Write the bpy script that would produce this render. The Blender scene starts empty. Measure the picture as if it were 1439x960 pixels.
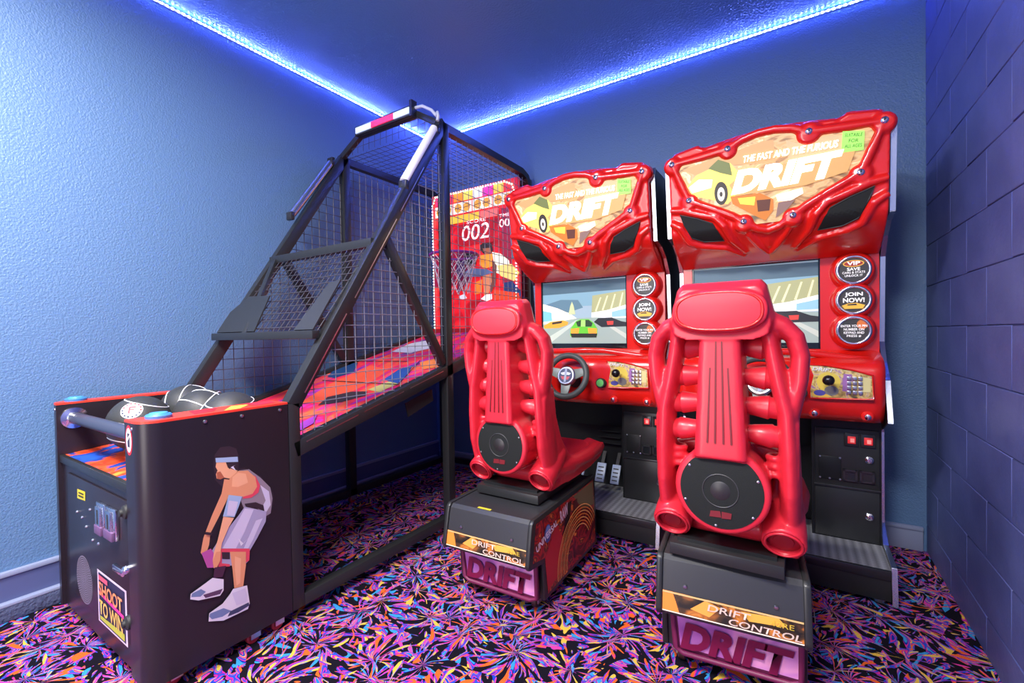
import bpy, bmesh, math, random
from mathutils import Vector, Matrix
from mathutils.geometry import tessellate_polygon
random.seed(7)
SC = bpy.context.scene
COL = SC.collection
V = Vector
PI = math.pi

# ------------------------------------------------------------------ camera
CAM_H, FPX, YAW, PITCH, ROLL = 1.05, 631.1, .5699, -.0159, -.0169
cF = V((-math.sin(YAW)*math.cos(PITCH), math.cos(YAW)*math.cos(PITCH), math.sin(PITCH)))
cR = V((math.cos(YAW), math.sin(YAW), 0)); cU = cR.cross(cF)
cR, cU = cR*math.cos(ROLL)+cU*math.sin(ROLL), cU*math.cos(ROLL)-cR*math.sin(ROLL)
CPOS = V((0, 0, CAM_H))
cd = bpy.data.cameras.new('camera'); cam = bpy.data.objects.new('camera', cd); COL.objects.link(cam)
cd.sensor_width = 36; cd.lens = FPX*36/1439; cd.clip_start = .02
cam.matrix_world = Matrix(((cR.x, cU.x, -cF.x, 0), (cR.y, cU.y, -cF.y, 0), (cR.z, cU.z, -cF.z, CAM_H), (0, 0, 0, 1)))
SC.camera = cam

# ------------------------------------------------------------------ world and exposure
w = bpy.data.worlds.new('World'); SC.world = w; w.use_nodes = True
w.node_tree.nodes['Background'].inputs[0].default_value = (.25, .3, .45, 1)
w.node_tree.nodes['Background'].inputs[1].default_value = .05
SC.view_settings.view_transform = 'Standard'; SC.view_settings.look = 'None'
SC.view_settings.gamma = 1; SC.view_settings.exposure = .3
SC.cycles.max_bounces = 8; SC.cycles.diffuse_bounces = 5

def area(name, loc, size, power, color, rot=(0, 0, 0), sy=None):
    l = bpy.data.lights.new(name, 'AREA'); l.energy = power; l.color = color; l.size = size
    if sy: l.shape = 'RECTANGLE'; l.size_y = sy
    o = bpy.data.objects.new(name, l); COL.objects.link(o); o.location = loc; o.rotation_euler = rot
    return o
# two unseen ceiling panels, added behind and above the camera for brightness
ADDED_LAMPS = [(-1.55, -.15), (-.35, -.45)]
for i, (lx, ly) in enumerate(ADDED_LAMPS):
    area('ceiling_panel_light', (lx, ly, 2.612), .56, 84, (1, .96, .94), sy=.56)
# fill light added at the made-up doorway behind the camera
area('doorway_light', (-1.2, -1.62, 1.15), .95, 40, (1, .93, .95), (PI/2, 0, 0), 2.0)

def px(u, v, X=None, Y=None, Z=None):
    d = cF + cR*((u-719.5)/FPX) - cU*((v-480)/FPX)
    t = (X-CPOS.x)/d.x if X is not None else (Y-CPOS.y)/d.y if Y is not None else (Z-CPOS.z)/d.z
    return CPOS + d*t

# ------------------------------------------------------------------ materials
MATS = {}
def mat(name, col=(.5, .5, .5), rough=.5, metal=0., emit=0., coat=0., bump=None, spec=.5, var=None):
    if name in MATS: return MATS[name]
    m = bpy.data.materials.new(name); m.use_nodes = True; MATS[name] = m
    nt = m.node_tree; b = nt.nodes['Principled BSDF']
    c = (*col, 1)
    b.inputs['Base Color'].default_value = c
    b.inputs['Roughness'].default_value = rough; b.inputs['Metallic'].default_value = metal
    b.inputs['Coat Weight'].default_value = coat; b.inputs['Coat Roughness'].default_value = .12
    b.inputs['Specular IOR Level'].default_value = spec
    if emit:
        b.inputs['Emission Color'].default_value = c; b.inputs['Emission Strength'].default_value = emit
    tc = nt.nodes.new('ShaderNodeTexCoord')
    if bump:
        n = nt.nodes.new('ShaderNodeTexNoise'); n.inputs['Scale'].default_value = bump[0]; n.inputs['Detail'].default_value = 3
        nt.links.new(tc.outputs['Object'], n.inputs['Vector'])
        bn = nt.nodes.new('ShaderNodeBump'); bn.inputs['Strength'].default_value = bump[1]; bn.inputs['Distance'].default_value = bump[2]
        nt.links.new(n.outputs['Fac'], bn.inputs['Height']); nt.links.new(bn.outputs['Normal'], b.inputs['Normal'])
    if var:
        n = nt.nodes.new('ShaderNodeTexNoise'); n.inputs['Scale'].default_value = var[0]; n.inputs['Detail'].default_value = 5
        nt.links.new(tc.outputs['Object'], n.inputs['Vector'])
        r = nt.nodes.new('ShaderNodeValToRGB'); r.color_ramp.elements[0].position = .35; r.color_ramp.elements[1].position = .68
        r.color_ramp.elements[0].color = c; r.color_ramp.elements[1].color = (*var[1], 1)
        nt.links.new(n.outputs['Fac'], r.inputs['Fac']); nt.links.new(r.outputs['Color'], b.inputs['Base Color'])
        if emit: nt.links.new(r.outputs['Color'], b.inputs['Emission Color'])
    return m

def srgb(r, g, b):
    f = lambda c: (c/255/12.92) if c/255 <= .04045 else ((c/255+.055)/1.055)**2.4
    return (f(r), f(g), f(b))
def flat(r, g, b, emit=0, rough=.45):          # a printed or backlit colour
    return mat('ink_%d_%d_%d_%d' % (r, g, b, emit*100), srgb(r, g, b), rough, emit=emit)

mat('wall_blue', (.10, .195, .36), .42, bump=(150, .55, .006))
mat('ceiling_blue', (.085, .22, .44), .27, bump=(95, .6, .006))
mat('block_blue', (.068, .085, .25), .45, bump=(60, .3, .004), var=(9, (.085, .105, .29)))
mat('mortar_blue', (.10, .13, .33), .6)
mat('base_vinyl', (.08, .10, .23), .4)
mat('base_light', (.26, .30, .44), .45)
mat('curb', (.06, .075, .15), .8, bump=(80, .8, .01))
mat('red_shell', (.72, .012, .007), .25, coat=.5)
mat('red_seat', (.60, .018, .034), .37, coat=.15, bump=(600, .06, .001))
mat('red_pad', (.62, .028, .045), .55, bump=(900, .2, .001))
mat('black_box', (.011, .012, .013), .42, spec=.3, bump=(300, .08, .001))
mat('black_side', (.018, .013, .018), .32, spec=.4)
mat('black_frame', (.02, .021, .022), .33, spec=.4)
mat('frame_edge', (.05, .05, .055), .25, metal=.6)
mat('grey_front', (.028, .029, .033), .35, bump=(500, .1, .001))
mat('black_rubber', (.02, .02, .02), .6)
mat('grille', (.009, .011, .010), .7, spec=.3, bump=(900, .5, .002))
mat('chrome', (.8, .8, .82), .16, metal=1)
mat('steel', (.55, .56, .58), .3, metal=1)
mat('wire', (.26, .27, .29), .4)  # right side of the cage: light on the wires put into a paler tone
mat('wire_dark', (.05, .05, .058), .4)  # same wire on the other panels, shade put into the colour
mat('brushed', (.62, .65, .72), .25, metal=1)
mat('tube_white', (.82, .82, .85), .35)
mat('wheel_grey', (.055, .065, .06), .5)
mat('dark_glass', (.012, .016, .02), .08)
mat('white_plastic', (.75, .75, .76), .4)
mat('ball_rubber', (.035, .036, .034), .5, bump=(700, .35, .0015))
mat('ball_line', (.72, .73, .72), .5)
mat('caster_red', (.35, .02, .03), .4)
mat('net_cord', (.62, .62, .65), .7)
mat('led_blue', (.10, .16, 1), .4, emit=430)
mat('led_tape', (.6, .65, .95), .5)
mat('lamp_panel', (1, .97, .94), .5, emit=2)  # glowing diffuser of the added ceiling lamps
mat('led_green', (.6, 1, .75), .4, emit=2.2)
mat('led_pink', (1, .85, .95), .4, emit=2.2)

def diamond_mat():
    m = mat('diamond_plate', (.42, .43, .45), .33, metal=.35)
    nt = m.node_tree; b = nt.nodes['Principled BSDF']
    tc = nt.nodes.new('ShaderNodeTexCoord'); mp = nt.nodes.new('ShaderNodeMapping')
    mp.inputs['Rotation'].default_value = (0, 0, .78); mp.inputs['Scale'].default_value = (46, 92, 46)
    ck = nt.nodes.new('ShaderNodeTexChecker'); ck.inputs['Scale'].default_value = 1
    bp = nt.nodes.new('ShaderNodeBump'); bp.inputs['Strength'].default_value = .9; bp.inputs['Distance'].default_value = .006
    nt.links.new(tc.outputs['Object'], mp.inputs['Vector']); nt.links.new(mp.outputs['Vector'], ck.inputs['Vector'])
    ck.inputs['Color1'].default_value = (.62, .64, .66, 1); ck.inputs['Color2'].default_value = (.30, .31, .33, 1); nt.links.new(ck.outputs['Color'], b.inputs['Base Color']); nt.links.new(ck.outputs['Fac'], bp.inputs['Height']); nt.links.new(bp.outputs['Normal'], b.inputs['Normal'])
diamond_mat()

def carpet_mat():
    m = mat('carpet', rough=.95, spec=.1); nt = m.node_tree; b = nt.nodes['Principled BSDF']; N = nt.nodes.new; L = nt.links.new
    tc = N('ShaderNodeTexCoord')
    def math_(op, a, bb=None):
        n = N('ShaderNodeMath'); n.operation = op
        for i, x in enumerate((a, bb)):
            if x is None: continue
            if isinstance(x, (int, float)): n.inputs[i].default_value = x
            else: L(x, n.inputs[i])
        return n.outputs[0]
    def layer(cell, off, angk, radk, cw):
        mp = N('ShaderNodeMapping'); mp.inputs['Location'].default_value = off; L(tc.outputs['Object'], mp.inputs['Vector'])
        # bend the plane so that the bursts are not perfect stars
        wn = N('ShaderNodeTexNoise'); wn.inputs['Scale'].default_value = 5; L(mp.outputs[0], wn.inputs['Vector'])
        sb = N('ShaderNodeVectorMath'); sb.operation = 'SUBTRACT'; L(wn.outputs['Color'], sb.inputs[0]); sb.inputs[1].default_value = (.5, .5, .5)
        sc = N('ShaderNodeVectorMath'); sc.operation = 'SCALE'; L(sb.outputs[0], sc.inputs[0]); sc.inputs['Scale'].default_value = .07
        ad = N('ShaderNodeVectorMath'); L(mp.outputs[0], ad.inputs[0]); L(sc.outputs[0], ad.inputs[1])
        vo = N('ShaderNodeTexVoronoi'); vo.voronoi_dimensions = '2D'; vo.inputs['Scale'].default_value = cell; L(ad.outputs[0], vo.inputs['Vector'])
        df = N('ShaderNodeVectorMath'); df.operation = 'SUBTRACT'; L(ad.outputs[0], df.inputs[0]); L(vo.outputs['Position'], df.inputs[1])
        sp = N('ShaderNodeSeparateXYZ'); L(df.outputs[0], sp.inputs[0])
        ang = math_('ARCTAN2', sp.outputs[1], sp.outputs[0])
        ln = N('ShaderNodeVectorMath'); ln.operation = 'LENGTH'; L(df.outputs[0], ln.inputs[0])
        sw = math_('ADD', ang, math_('MULTIPLY', ln.outputs['Value'], 2.5))      # slight swirl
        vs = N('ShaderNodeSeparateXYZ'); L(vo.outputs['Position'], vs.inputs[0])
        cb = N('ShaderNodeCombineXYZ')
        L(math_('ADD', math_('MULTIPLY', sw, angk), math_('MULTIPLY', vs.outputs[0], 91.7)), cb.inputs[0])
        L(math_('ADD', math_('MULTIPLY', ln.outputs['Value'], radk), math_('MULTIPLY', vs.outputs[1], 57.3)), cb.inputs[1])
        n1 = N('ShaderNodeTexNoise'); n1.noise_dimensions = '2D'; n1.inputs['Scale'].default_value = 1; n1.inputs['Detail'].default_value = .6; L(cb.outputs[0], n1.inputs['Vector'])
        n2 = N('ShaderNodeTexNoise'); n2.noise_dimensions = '2D'; n2.inputs['Scale'].default_value = 1.0; n2.inputs['Detail'].default_value = 0
        of = N('ShaderNodeVectorMath'); L(cb.outputs[0], of.inputs[0]); of.inputs[1].default_value = (13.1, 7.7, 0); L(of.outputs[0], n2.inputs['Vector'])
        return n1.outputs['Fac'], n2.outputs['Fac']
    cov, hue = layer(4.6, (0, 0, 0), 5.2, 13, 1)
    cov2, hue2 = layer(5.0, (3.3, 1.7, 0), 4.8, 14, 1)
    def ramp(stops, fac, mode='LINEAR'):
        r = N('ShaderNodeValToRGB'); cr = r.color_ramp; cr.interpolation = mode
        while len(cr.elements) < len(stops): cr.elements.new(.5)
        for e, (p, c) in zip(cr.elements, stops): e.position = p; e.color = (*c, 1)
        L(fac, r.inputs['Fac']); return r.outputs['Color']
    blk = (.008, .006, .014)
    pal = [(0, srgb(60, 160, 225)), (.34, srgb(25, 50, 175)), (.40, srgb(235, 45, 150)), (.435, srgb(30, 80, 215)), (.485, srgb(125, 45, 180)), (.515, srgb(40, 110, 225)), (.55, srgb(250, 110, 45)), (.58, srgb(215, 40, 170)), (.62, srgb(250, 200, 80)), (.66, srgb(35, 70, 200)), (.74, srgb(240, 70, 170))]
    pal2 = [(0, srgb(250, 110, 45)), (.39, srgb(235, 45, 160)), (.435, srgb(115, 45, 175)), (.475, srgb(35, 85, 215)), (.535, srgb(205, 40, 165)), (.57, srgb(250, 120, 45)), (.59, srgb(40, 130, 215)), (.65, srgb(245, 200, 80))]
    c1 = ramp(pal, hue, 'CONSTANT'); c2 = ramp(pal2, hue2, 'CONSTANT')
    m1 = ramp([(.53, (0, 0, 0)), (.545, (1, 1, 1))], cov); m2 = ramp([(.575, (0, 0, 0)), (.59, (1, 1, 1))], cov2)
    mx = N('ShaderNodeMix'); mx.data_type = 'RGBA'; L(m1, mx.inputs['Factor']); mx.inputs[6].default_value = (*blk, 1); L(c1, mx.inputs[7])
    my = N('ShaderNodeMix'); my.data_type = 'RGBA'; L(m2, my.inputs['Factor']); L(mx.outputs[2], my.inputs[6]); L(c2, my.inputs[7])
    fz = N('ShaderNodeTexNoise'); fz.inputs['Scale'].default_value = 420; L(tc.outputs['Object'], fz.inputs['Vector'])
    fr = ramp([(.3, (.55, .55, .55)), (.7, (1, 1, 1))], fz.outputs['Fac'])
    mz = N('ShaderNodeMix'); mz.data_type = 'RGBA'; mz.blend_type = 'MULTIPLY'; mz.inputs['Factor'].default_value = 1; L(my.outputs[2], mz.inputs[6]); L(fr, mz.inputs[7])
    L(mz.outputs[2], b.inputs['Base Color'])
    bp = N('ShaderNodeBump'); bp.inputs['Strength'].default_value = .7; bp.inputs['Distance'].default_value = .004; L(fz.outputs['Fac'], bp.inputs['Height']); L(bp.outputs['Normal'], b.inputs['Normal'])
carpet_mat()

def art_mat(name, scale, stops, emit=0, rough=.4, distort=1.5, stretch=(1, 1, 1)):
    """printed artwork: flowing colour areas"""
    m = mat(name, rough=rough); nt = m.node_tree; b = nt.nodes['Principled BSDF']
    tc = nt.nodes.new('ShaderNodeTexCoord'); mp = nt.nodes.new('ShaderNodeMapping'); mp.inputs['Scale'].default_value = stretch
    n = nt.nodes.new('ShaderNodeTexNoise'); n.inputs['Scale'].default_value = scale; n.inputs['Detail'].default_value = 2.5; n.inputs['Distortion'].default_value = distort
    r = nt.nodes.new('ShaderNodeValToRGB'); cr = r.color_ramp
    while len(cr.elements) < len(stops): cr.elements.new(.5)
    for e, (p, c) in zip(cr.elements, stops): e.position = p; e.color = (*srgb(*c), 1)
    nt.links.new(tc.outputs['Object'], mp.inputs['Vector']); nt.links.new(mp.outputs[0], n.inputs['Vector'])
    nt.links.new(n.outputs['Fac'], r.inputs['Fac']); nt.links.new(r.outputs['Color'], b.inputs['Base Color'])
    if emit:
        nt.links.new(r.outputs['Color'], b.inputs['Emission Color']); b.inputs['Emission Strength'].default_value = emit
    return m
art_mat('ramp_art', 3.2, [(.28, (40, 60, 120)), (.38, (190, 50, 170)), (.45, (235, 30, 90)), (.52, (250, 60, 70)), (.57, (255, 110, 50)), (.63, (235, 40, 130)), (.70, (60, 90, 160)), (.76, (255, 180, 200))], stretch=(1.6, .8, 1))
art_mat('label_art', 16, [(.3, (25, 18, 12)), (.46, (70, 45, 22)), (.54, (150, 85, 30)), (.62, (205, 125, 45)), (.74, (40, 30, 22))])
art_mat('skirt_art', 6, [(.3, (150, 70, 160)), (.5, (205, 130, 200)), (.65, (235, 160, 200)), (.8, (170, 90, 190))])
art_mat('flame_art', 7, [(.28, (25, 12, 12)), (.42, (120, 20, 30)), (.5, (190, 40, 30)), (.57, (60, 15, 20)), (.66, (235, 120, 40)), (.76, (255, 190, 90))], distort=2.5, stretch=(1, 1, 1.6))
art_mat('panel_art', 26, [(.3, (90, 80, 60)), (.45, (190, 160, 90)), (.55, (220, 200, 130)), (.65, (150, 100, 150)), (.75, (200, 190, 180))])
art_mat('marquee_art', 9, [(.28, (95, 85, 60)), (.42, (165, 120, 75)), (.5, (195, 165, 115)), (.58, (215, 150, 95)), (.66, (235, 215, 165)), (.76, (120, 125, 105))], emit=.5, stretch=(1, 1, 2.2))
art_mat('backboard_art', 5, [(.3, (150, 10, 25)), (.5, (225, 25, 40)), (.62, (240, 50, 50)), (.75, (200, 20, 60))], emit=.42)
art_mat('trough_art', 7, [(.3, (40, 90, 200)), (.44, (30, 60, 140)), (.48, (250, 90, 40)), (.6, (235, 50, 30)), (.72, (250, 150, 60))])

# ------------------------------------------------------------------ mesh builder
ORG = V((0, 0, 0))
class MB:
    def __init__(s): s.v = []; s.f = []; s.mi = []; s.cur = 0
    def add(s, vs, fs):
        o = len(s.v); s.v += [V(p) for p in vs]; s.f += [tuple(i+o for i in f) for f in fs]; s.mi += [s.cur]*len(fs); return s
    def box(s, c, d, R=None):
        hx, hy, hz = d[0]/2, d[1]/2, d[2]/2
        vs = [V((x, y, z)) for x in (-hx, hx) for y in (-hy, hy) for z in (-hz, hz)]
        if R: vs = [R @ p for p in vs]
        return s.add([p+V(c) for p in vs], [(0, 1, 3, 2), (4, 6, 7, 5), (0, 4, 5, 1), (2, 3, 7, 6), (0, 2, 6, 4), (1, 5, 7, 3)])
    def rng(s, a, b):      # box from min corner to max corner
        a, b = V(a), V(b); return s.box((a+b)/2, b-a)
    def bar(s, p, q, w, h, up=(0, 0, 1)):
        p, q = V(p), V(q); d = (q-p).normalized(); u = V(up)
        x = d.cross(u).normalized(); z = x.cross(d)
        vs = []
        for e in (p, q):
            for a, b in ((-1, -1), (1, -1), (1, 1), (-1, 1)): vs.append(e+x*(a*w/2)+z*(b*h/2))
        return s.add(vs, [(3, 2, 1, 0), (4, 5, 6, 7), (0, 1, 5, 4), (1, 2, 6, 5), (2, 3, 7, 6), (3, 0, 4, 7)])
    def prism(s, poly, ext):
        """planar polygon (3D points) pushed along ext"""
        poly = [V(p) for p in poly]; ext = V(ext); n = len(poly)
        tri = [t[:] for t in tessellate_polygon([poly])]
        vs = poly+[p+ext for p in poly]
        nrm = V((0, 0, 0))
        for i in range(n):
            a, b = poly[i], poly[(i+1) % n]; nrm += a.cross(b)
        fl = nrm.dot(ext) > 0
        fs = []
        for t in tri:
            a, b, c = t
            tn = (poly[b]-poly[a]).cross(poly[c]-poly[a])
            if tn.dot(ext) > 0: a, b, c = a, c, b
            fs.append((a, b, c)); fs.append((a+n, c+n, b+n))
        for i in range(n):
            j = (i+1) % n
            fs.append((i, j, j+n, i+n) if fl else (j, i, i+n, j+n))
        return s.add(vs, fs)
    def poly(s, pts, nrm):
        pts = [V(p) for p in pts]; fs = []
        for t in tessellate_polygon([pts]):
            a, b, c = t
            if (pts[b]-pts[a]).cross(pts[c]-pts[a]).dot(V(nrm)) < 0: b, c = c, b
            fs.append((a, b, c))
        return s.add(pts, fs)
    def tube(s, pts, r, n=8, closed=False, sc=None, up=(0, 0, 1)):
        """sc: flatten factors (a, b) of the section"""
        pts = [V(p) for p in pts]; m = len(pts); rr = r if isinstance(r, (list, tuple)) else [r]*m
        vs = []; prev = None
        for i in range(m):
            if closed: d = (pts[(i+1) % m]-pts[i-1]).normalized()
            else: d = (pts[min(i+1, m-1)]-pts[max(i-1, 0)]).normalized()
            if prev is None:
                u = V(up); 
                if abs(u.dot(d)) > .95: u = V((1, 0, 0)) if abs(d.x) < .9 else V((0, 1, 0))
            else: u = prev
            x = d.cross(u).normalized(); y = x.cross(d).normalized(); prev = y
            a, b = sc if sc else (1, 1)
            for k in range(n):
                t = 2*PI*k/n+PI/n
                vs.append(pts[i]+x*(math.cos(t)*rr[i]*a)+y*(math.sin(t)*rr[i]*b))
        fs = []
        for i in range(m if closed else m-1):
            j = (i+1) % m
            for k in range(n):
                l = (k+1) % n; fs.append((i*n+k, i*n+l, j*n+l, j*n+k))
        if not closed:
            fs.append(tuple(reversed(range(n)))); fs.append(tuple((m-1)*n+k for k in range(n)))
        return s.add(vs, fs)
    def cyl(s, p, q, r, r2=None, n=20): return s.tube([p, q], [r, r if r2 is None else r2], n)
    def lathe(s, o, axis, prof, n=28):
        """prof: (distance along axis, radius); closed at the ends"""
        axis = V(axis).normalized(); u = V((0, 0, 1)) if abs(axis.z) < .9 else V((1, 0, 0))
        x = axis.cross(u).normalized(); y = x.cross(axis); vs = []; fs = []
        for a, r in prof:
            for k in range(n):
                t = 2*PI*k/n; vs.append(V(o)+axis*a+x*(r*math.cos(t))+y*(r*math.sin(t)))
        for i in range(len(prof)-1):
            for k in range(n):
                l = (k+1) % n; fs.append((i*n+k, i*n+l, (i+1)*n+l, (i+1)*n+k))
        fs.append(tuple(reversed(range(n)))); fs.append(tuple((len(prof)-1)*n+k for k in range(n)))
        return s.add(vs, fs)
    def ball(s, c, r, sx=1, sy=1, sz=1, n=20):
        vs = []; fs = []; m = n//2
        for i in range(1, m):
            ph = PI*i/m
            for k in range(n):
                t = 2*PI*k/n; vs.append(V(c)+V((sx*r*math.sin(ph)*math.cos(t), sy*r*math.sin(ph)*math.sin(t), sz*r*math.cos(ph))))
        vs += [V(c)+V((0, 0, sz*r)), V(c)-V((0, 0, sz*r))]; T = len(vs)-2
        for i in range(m-2):
            for k in range(n):
                l = (k+1) % n; fs.append((i*n+k, (i+1)*n+k, (i+1)*n+l, i*n+l))
        for k in range(n):
            l = (k+1) % n; fs.append((T, k, l)); fs.append((T+1, (m-2)*n+l, (m-2)*n+k))
        return s.add(vs, fs)
    def torus(s, c, axis, R, r, n=40, k=8):
        axis = V(axis).normalized(); u = V((0, 0, 1)) if abs(axis.z) < .9 else V((1, 0, 0))
        x = axis.cross(u).normalized(); y = x.cross(axis)
        return s.tube([V(c)+x*(R*math.cos(2*PI*i/n))+y*(R*math.sin(2*PI*i/n)) for i in range(n)], r, k, True, up=axis)

def to_mesh(mb, name, org=None):
    me = bpy.data.meshes.new(name); o = ORG if org is None else org
    me.from_pydata([tuple(p-o) for p in mb.v], [], mb.f)
    if any(mb.mi):
        me.polygons.foreach_set('material_index', mb.mi)
    return me
def link(name, me, parent=None):
    ob = bpy.data.objects.new(name, me); COL.objects.link(ob)
    if parent: ob.parent = parent
    return ob
def mk(name, mb, m, parent=None, bevel=0, smooth=None, seg=2, label=None):
    me = to_mesh(mb, name)
    for x in (m if isinstance(m, (list, tuple)) else [m]): me.materials.append(MATS[x] if isinstance(x, str) else x)
    if bevel:
        bm = bmesh.new(); bm.from_mesh(me); bmesh.ops.remove_doubles(bm, verts=bm.verts, dist=1e-5)
        bm.normal_update()
        es = [e for e in bm.edges if len(e.link_faces) == 2 and e.calc_face_angle(0) > .5]
        bmesh.ops.bevel(bm, geom=es, offset=bevel, segments=seg, affect='EDGES', profile=.5, clamp_overlap=True)
        bm.to_mesh(me); bm.free()
        if smooth is None: smooth = 40
    if smooth:
        me.shade_smooth(); me.set_sharp_from_angle(angle=math.radians(smooth))
    ob = link(name, me, parent)
    if label: ob['label'] = label
    return ob
def mk_remesh(name, mb, m, parent, voxel=.006, it=4, fac=.5, dec=None):
    me = to_mesh(mb, name+'_raw'); t = link('tmp', me)
    md = t.modifiers.new('r', 'REMESH'); md.mode = 'VOXEL'; md.voxel_size = voxel; md.use_smooth_shade = True
    ms = t.modifiers.new('s', 'SMOOTH'); ms.factor = fac; ms.iterations = it
    if dec: mdd = t.modifiers.new('d', 'DECIMATE'); mdd.ratio = dec
    dg = bpy.context.evaluated_depsgraph_get(); dg.update()
    out = bpy.data.meshes.new_from_object(t.evaluated_get(dg)); out.name = name
    bpy.data.objects.remove(t); bpy.data.meshes.remove(me)
    out.materials.clear(); out.materials.append(MATS[m]); out.shade_smooth()
    return link(name, out, parent)
def thing(name, loc, label, cat, group=None):
    global ORG
    e = bpy.data.objects.new(name, None); COL.objects.link(e); e.location = loc; e.empty_display_size = .1
    e['label'] = label; e['category'] = cat
    if group: e['group'] = group
    ORG = V(loc); return e
def tag(o, label, cat, group=None):
    o['label'] = label; o['category'] = cat
    if group: o['group'] = group
    return o
def struct(o): o['kind'] = 'structure'; return o
def endthing():
    global ORG
    ORG = V((0, 0, 0))

def picture(name, parent, shapes, to3, nrm, step=.0007, label=None):
    """flat artwork: list of (polygon, material); each lies a hair above the one before"""
    mb = MB(); ms = []; nrm = V(nrm)
    for i, (pts, m) in enumerate(shapes):
        if m not in ms: ms.append(m)
        mb.cur = ms.index(m)
        mb.poly([to3(*p)+nrm*(step*(i+1)) for p in pts], nrm)
    return mk(name, mb, ms, parent, label=label)
def ell(cx, cy, rx, ry, n=20, a0=0, a1=2*PI):
    return [(cx+rx*math.cos(a0+(a1-a0)*i/n), cy+ry*math.sin(a0+(a1-a0)*i/n)) for i in range(n)]
def text(body, o, ux, uy, width, height, m, parent, name='lettering', bold=.0, shear=0., depth=.0008, ox=0):
    """lettering with its lower left corner at o, along ux, up along uy"""
    cu = bpy.data.curves.new('t', 'FONT'); cu.body = body; cu.offset = bold; cu.shear = shear; cu.extrude = 0; cu.resolution_u = 3; cu.size = 1
    t = link('tmp', cu); dg = bpy.context.evaluated_depsgraph_get(); dg.update()
    me = bpy.data.meshes.new_from_object(t.evaluated_get(dg)); bpy.data.objects.remove(t)
    xs = [v.co.x for v in me.vertices]; ys = [v.co.y for v in me.vertices]
    x0, x1, y0, y1 = min(xs), max(xs), min(ys), max(ys)
    ux, uy = V(ux).normalized(), V(uy).normalized(); nn = ux.cross(uy)
    for v in me.vertices:
        p = V(o)+ux*((v.co.x-x0)/(x1-x0)*width)+uy*((v.co.y-y0)/(y1-y0)*height)+nn*depth
        v.co = p-ORG
    me.materials.clear(); me.materials.append(m if not isinstance(m, str) else MATS[m]); me.name = name
    return link(name, me, parent)

# ------------------------------------------------------------------ room
XL, XR, YB, H, YF = -2.544, .497, 2.796, 2.661, -1.75
def plane_box(name, a, b, m): return struct(mk(name, MB().rng(a, b), m))
plane_box('floor', (XL-.1, YF-.1, -.05), (XR+.1, YB+.1, 0), 'carpet')
plane_box('ceiling', (XL-.1, YF-.1, H), (XR+.1, YB+.1, H+.05), 'ceiling_blue')
plane_box('wall_left', (XL-.1, YF, 0), (XL, YB+.1, H), 'wall_blue')
plane_box('wall_back', (XL, YB, 0), (XR+.1, YB+.1, H), 'wall_blue')
# wall behind the camera; the open doorway in it is added for brightness
fw = MB().rng((XL, YF-.1, 0), (-1.72, YF, H)); fw.rng((-.68, YF-.1, 0), (XR, YF, H)); fw.rng((-1.72, YF-.1, 2.2), (-.68, YF, H))
struct(mk('wall_front', fw, 'wall_blue'))
wr = struct(mk('wall_right', MB().rng((XR+.004, YF, 0), (XR+.1, YB, H)), 'mortar_blue'))
# painted concrete blocks of the right wall, running bond
BH, BL = .185, .40
bmesh_cache = {}
def block(y0, y1, z0, z1):
    key = (round(y1-y0, 3), round(z1-z0, 3))
    if key not in bmesh_cache:
        mb = MB().rng((-.006, 0, 0), (.008, key[0], key[1])); ob = mk('block', mb, 'block_blue', wr, bevel=.0025, seg=1); bmesh_cache[key] = ob.data
    else: ob = link('block', bmesh_cache[key], wr)
    ob.location = (XR+.004, y0, z0)
zc = [0]+[.128+BH*i for i in range(14)]+[H]
for r in range(len(zc)-1):
    y = YB-(BL*.5 if r % 2 else 0)
    g = .0010
    if r % 2: block(y+g, YB-g, zc[r]+g, zc[r+1]-g)
    while y > -.25:
        block(max(y-BL, YF)+g, y-g, zc[r]+g, zc[r+1]-g); y -= BL
    struct_rest = MB().rng((XR-.002, YF, zc[r]+g), (XR+.01, y-g, zc[r+1]-g))
    mk('block', struct_rest, 'block_blue', wr)
# baseboards: board with a lighter upper lip, low curb on the left wall
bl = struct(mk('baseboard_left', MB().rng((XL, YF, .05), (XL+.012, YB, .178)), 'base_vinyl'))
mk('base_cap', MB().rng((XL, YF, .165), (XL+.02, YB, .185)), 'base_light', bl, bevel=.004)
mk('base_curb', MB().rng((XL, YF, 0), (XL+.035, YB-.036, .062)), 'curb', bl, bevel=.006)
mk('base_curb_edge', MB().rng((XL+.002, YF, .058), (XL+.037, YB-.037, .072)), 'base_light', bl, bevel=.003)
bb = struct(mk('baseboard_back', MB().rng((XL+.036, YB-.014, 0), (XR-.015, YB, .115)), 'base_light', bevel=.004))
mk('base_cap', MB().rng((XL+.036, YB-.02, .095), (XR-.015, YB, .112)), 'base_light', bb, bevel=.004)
# ceiling lamps added out of view to brighten the room
for i, (lx, ly) in enumerate(ADDED_LAMPS):
    t = thing('ceiling_light', (lx, ly, H), ['square white ceiling light panel above the basketball machine side', 'square white ceiling light panel near the block wall'][i], 'ceiling light', 'square ceiling light panels')
    fr = MB()
    for a, b_ in (((-.31, -.31), (.31, -.28)), ((-.31, .28), (.31, .31)), ((-.31, -.28), (-.28, .28)), ((.28, -.28), (.31, .28))):
        fr.rng((lx+a[0], ly+a[1], H-.035), (lx+b_[0], ly+b_[1], H))
    mk('frame', fr, 'white_plastic', t)
    mk('diffuser', MB().rng((lx-.28, ly-.28, H-.03), (lx+.28, ly+.28, H-.022)), 'lamp_panel', t)
    endthing()
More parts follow.
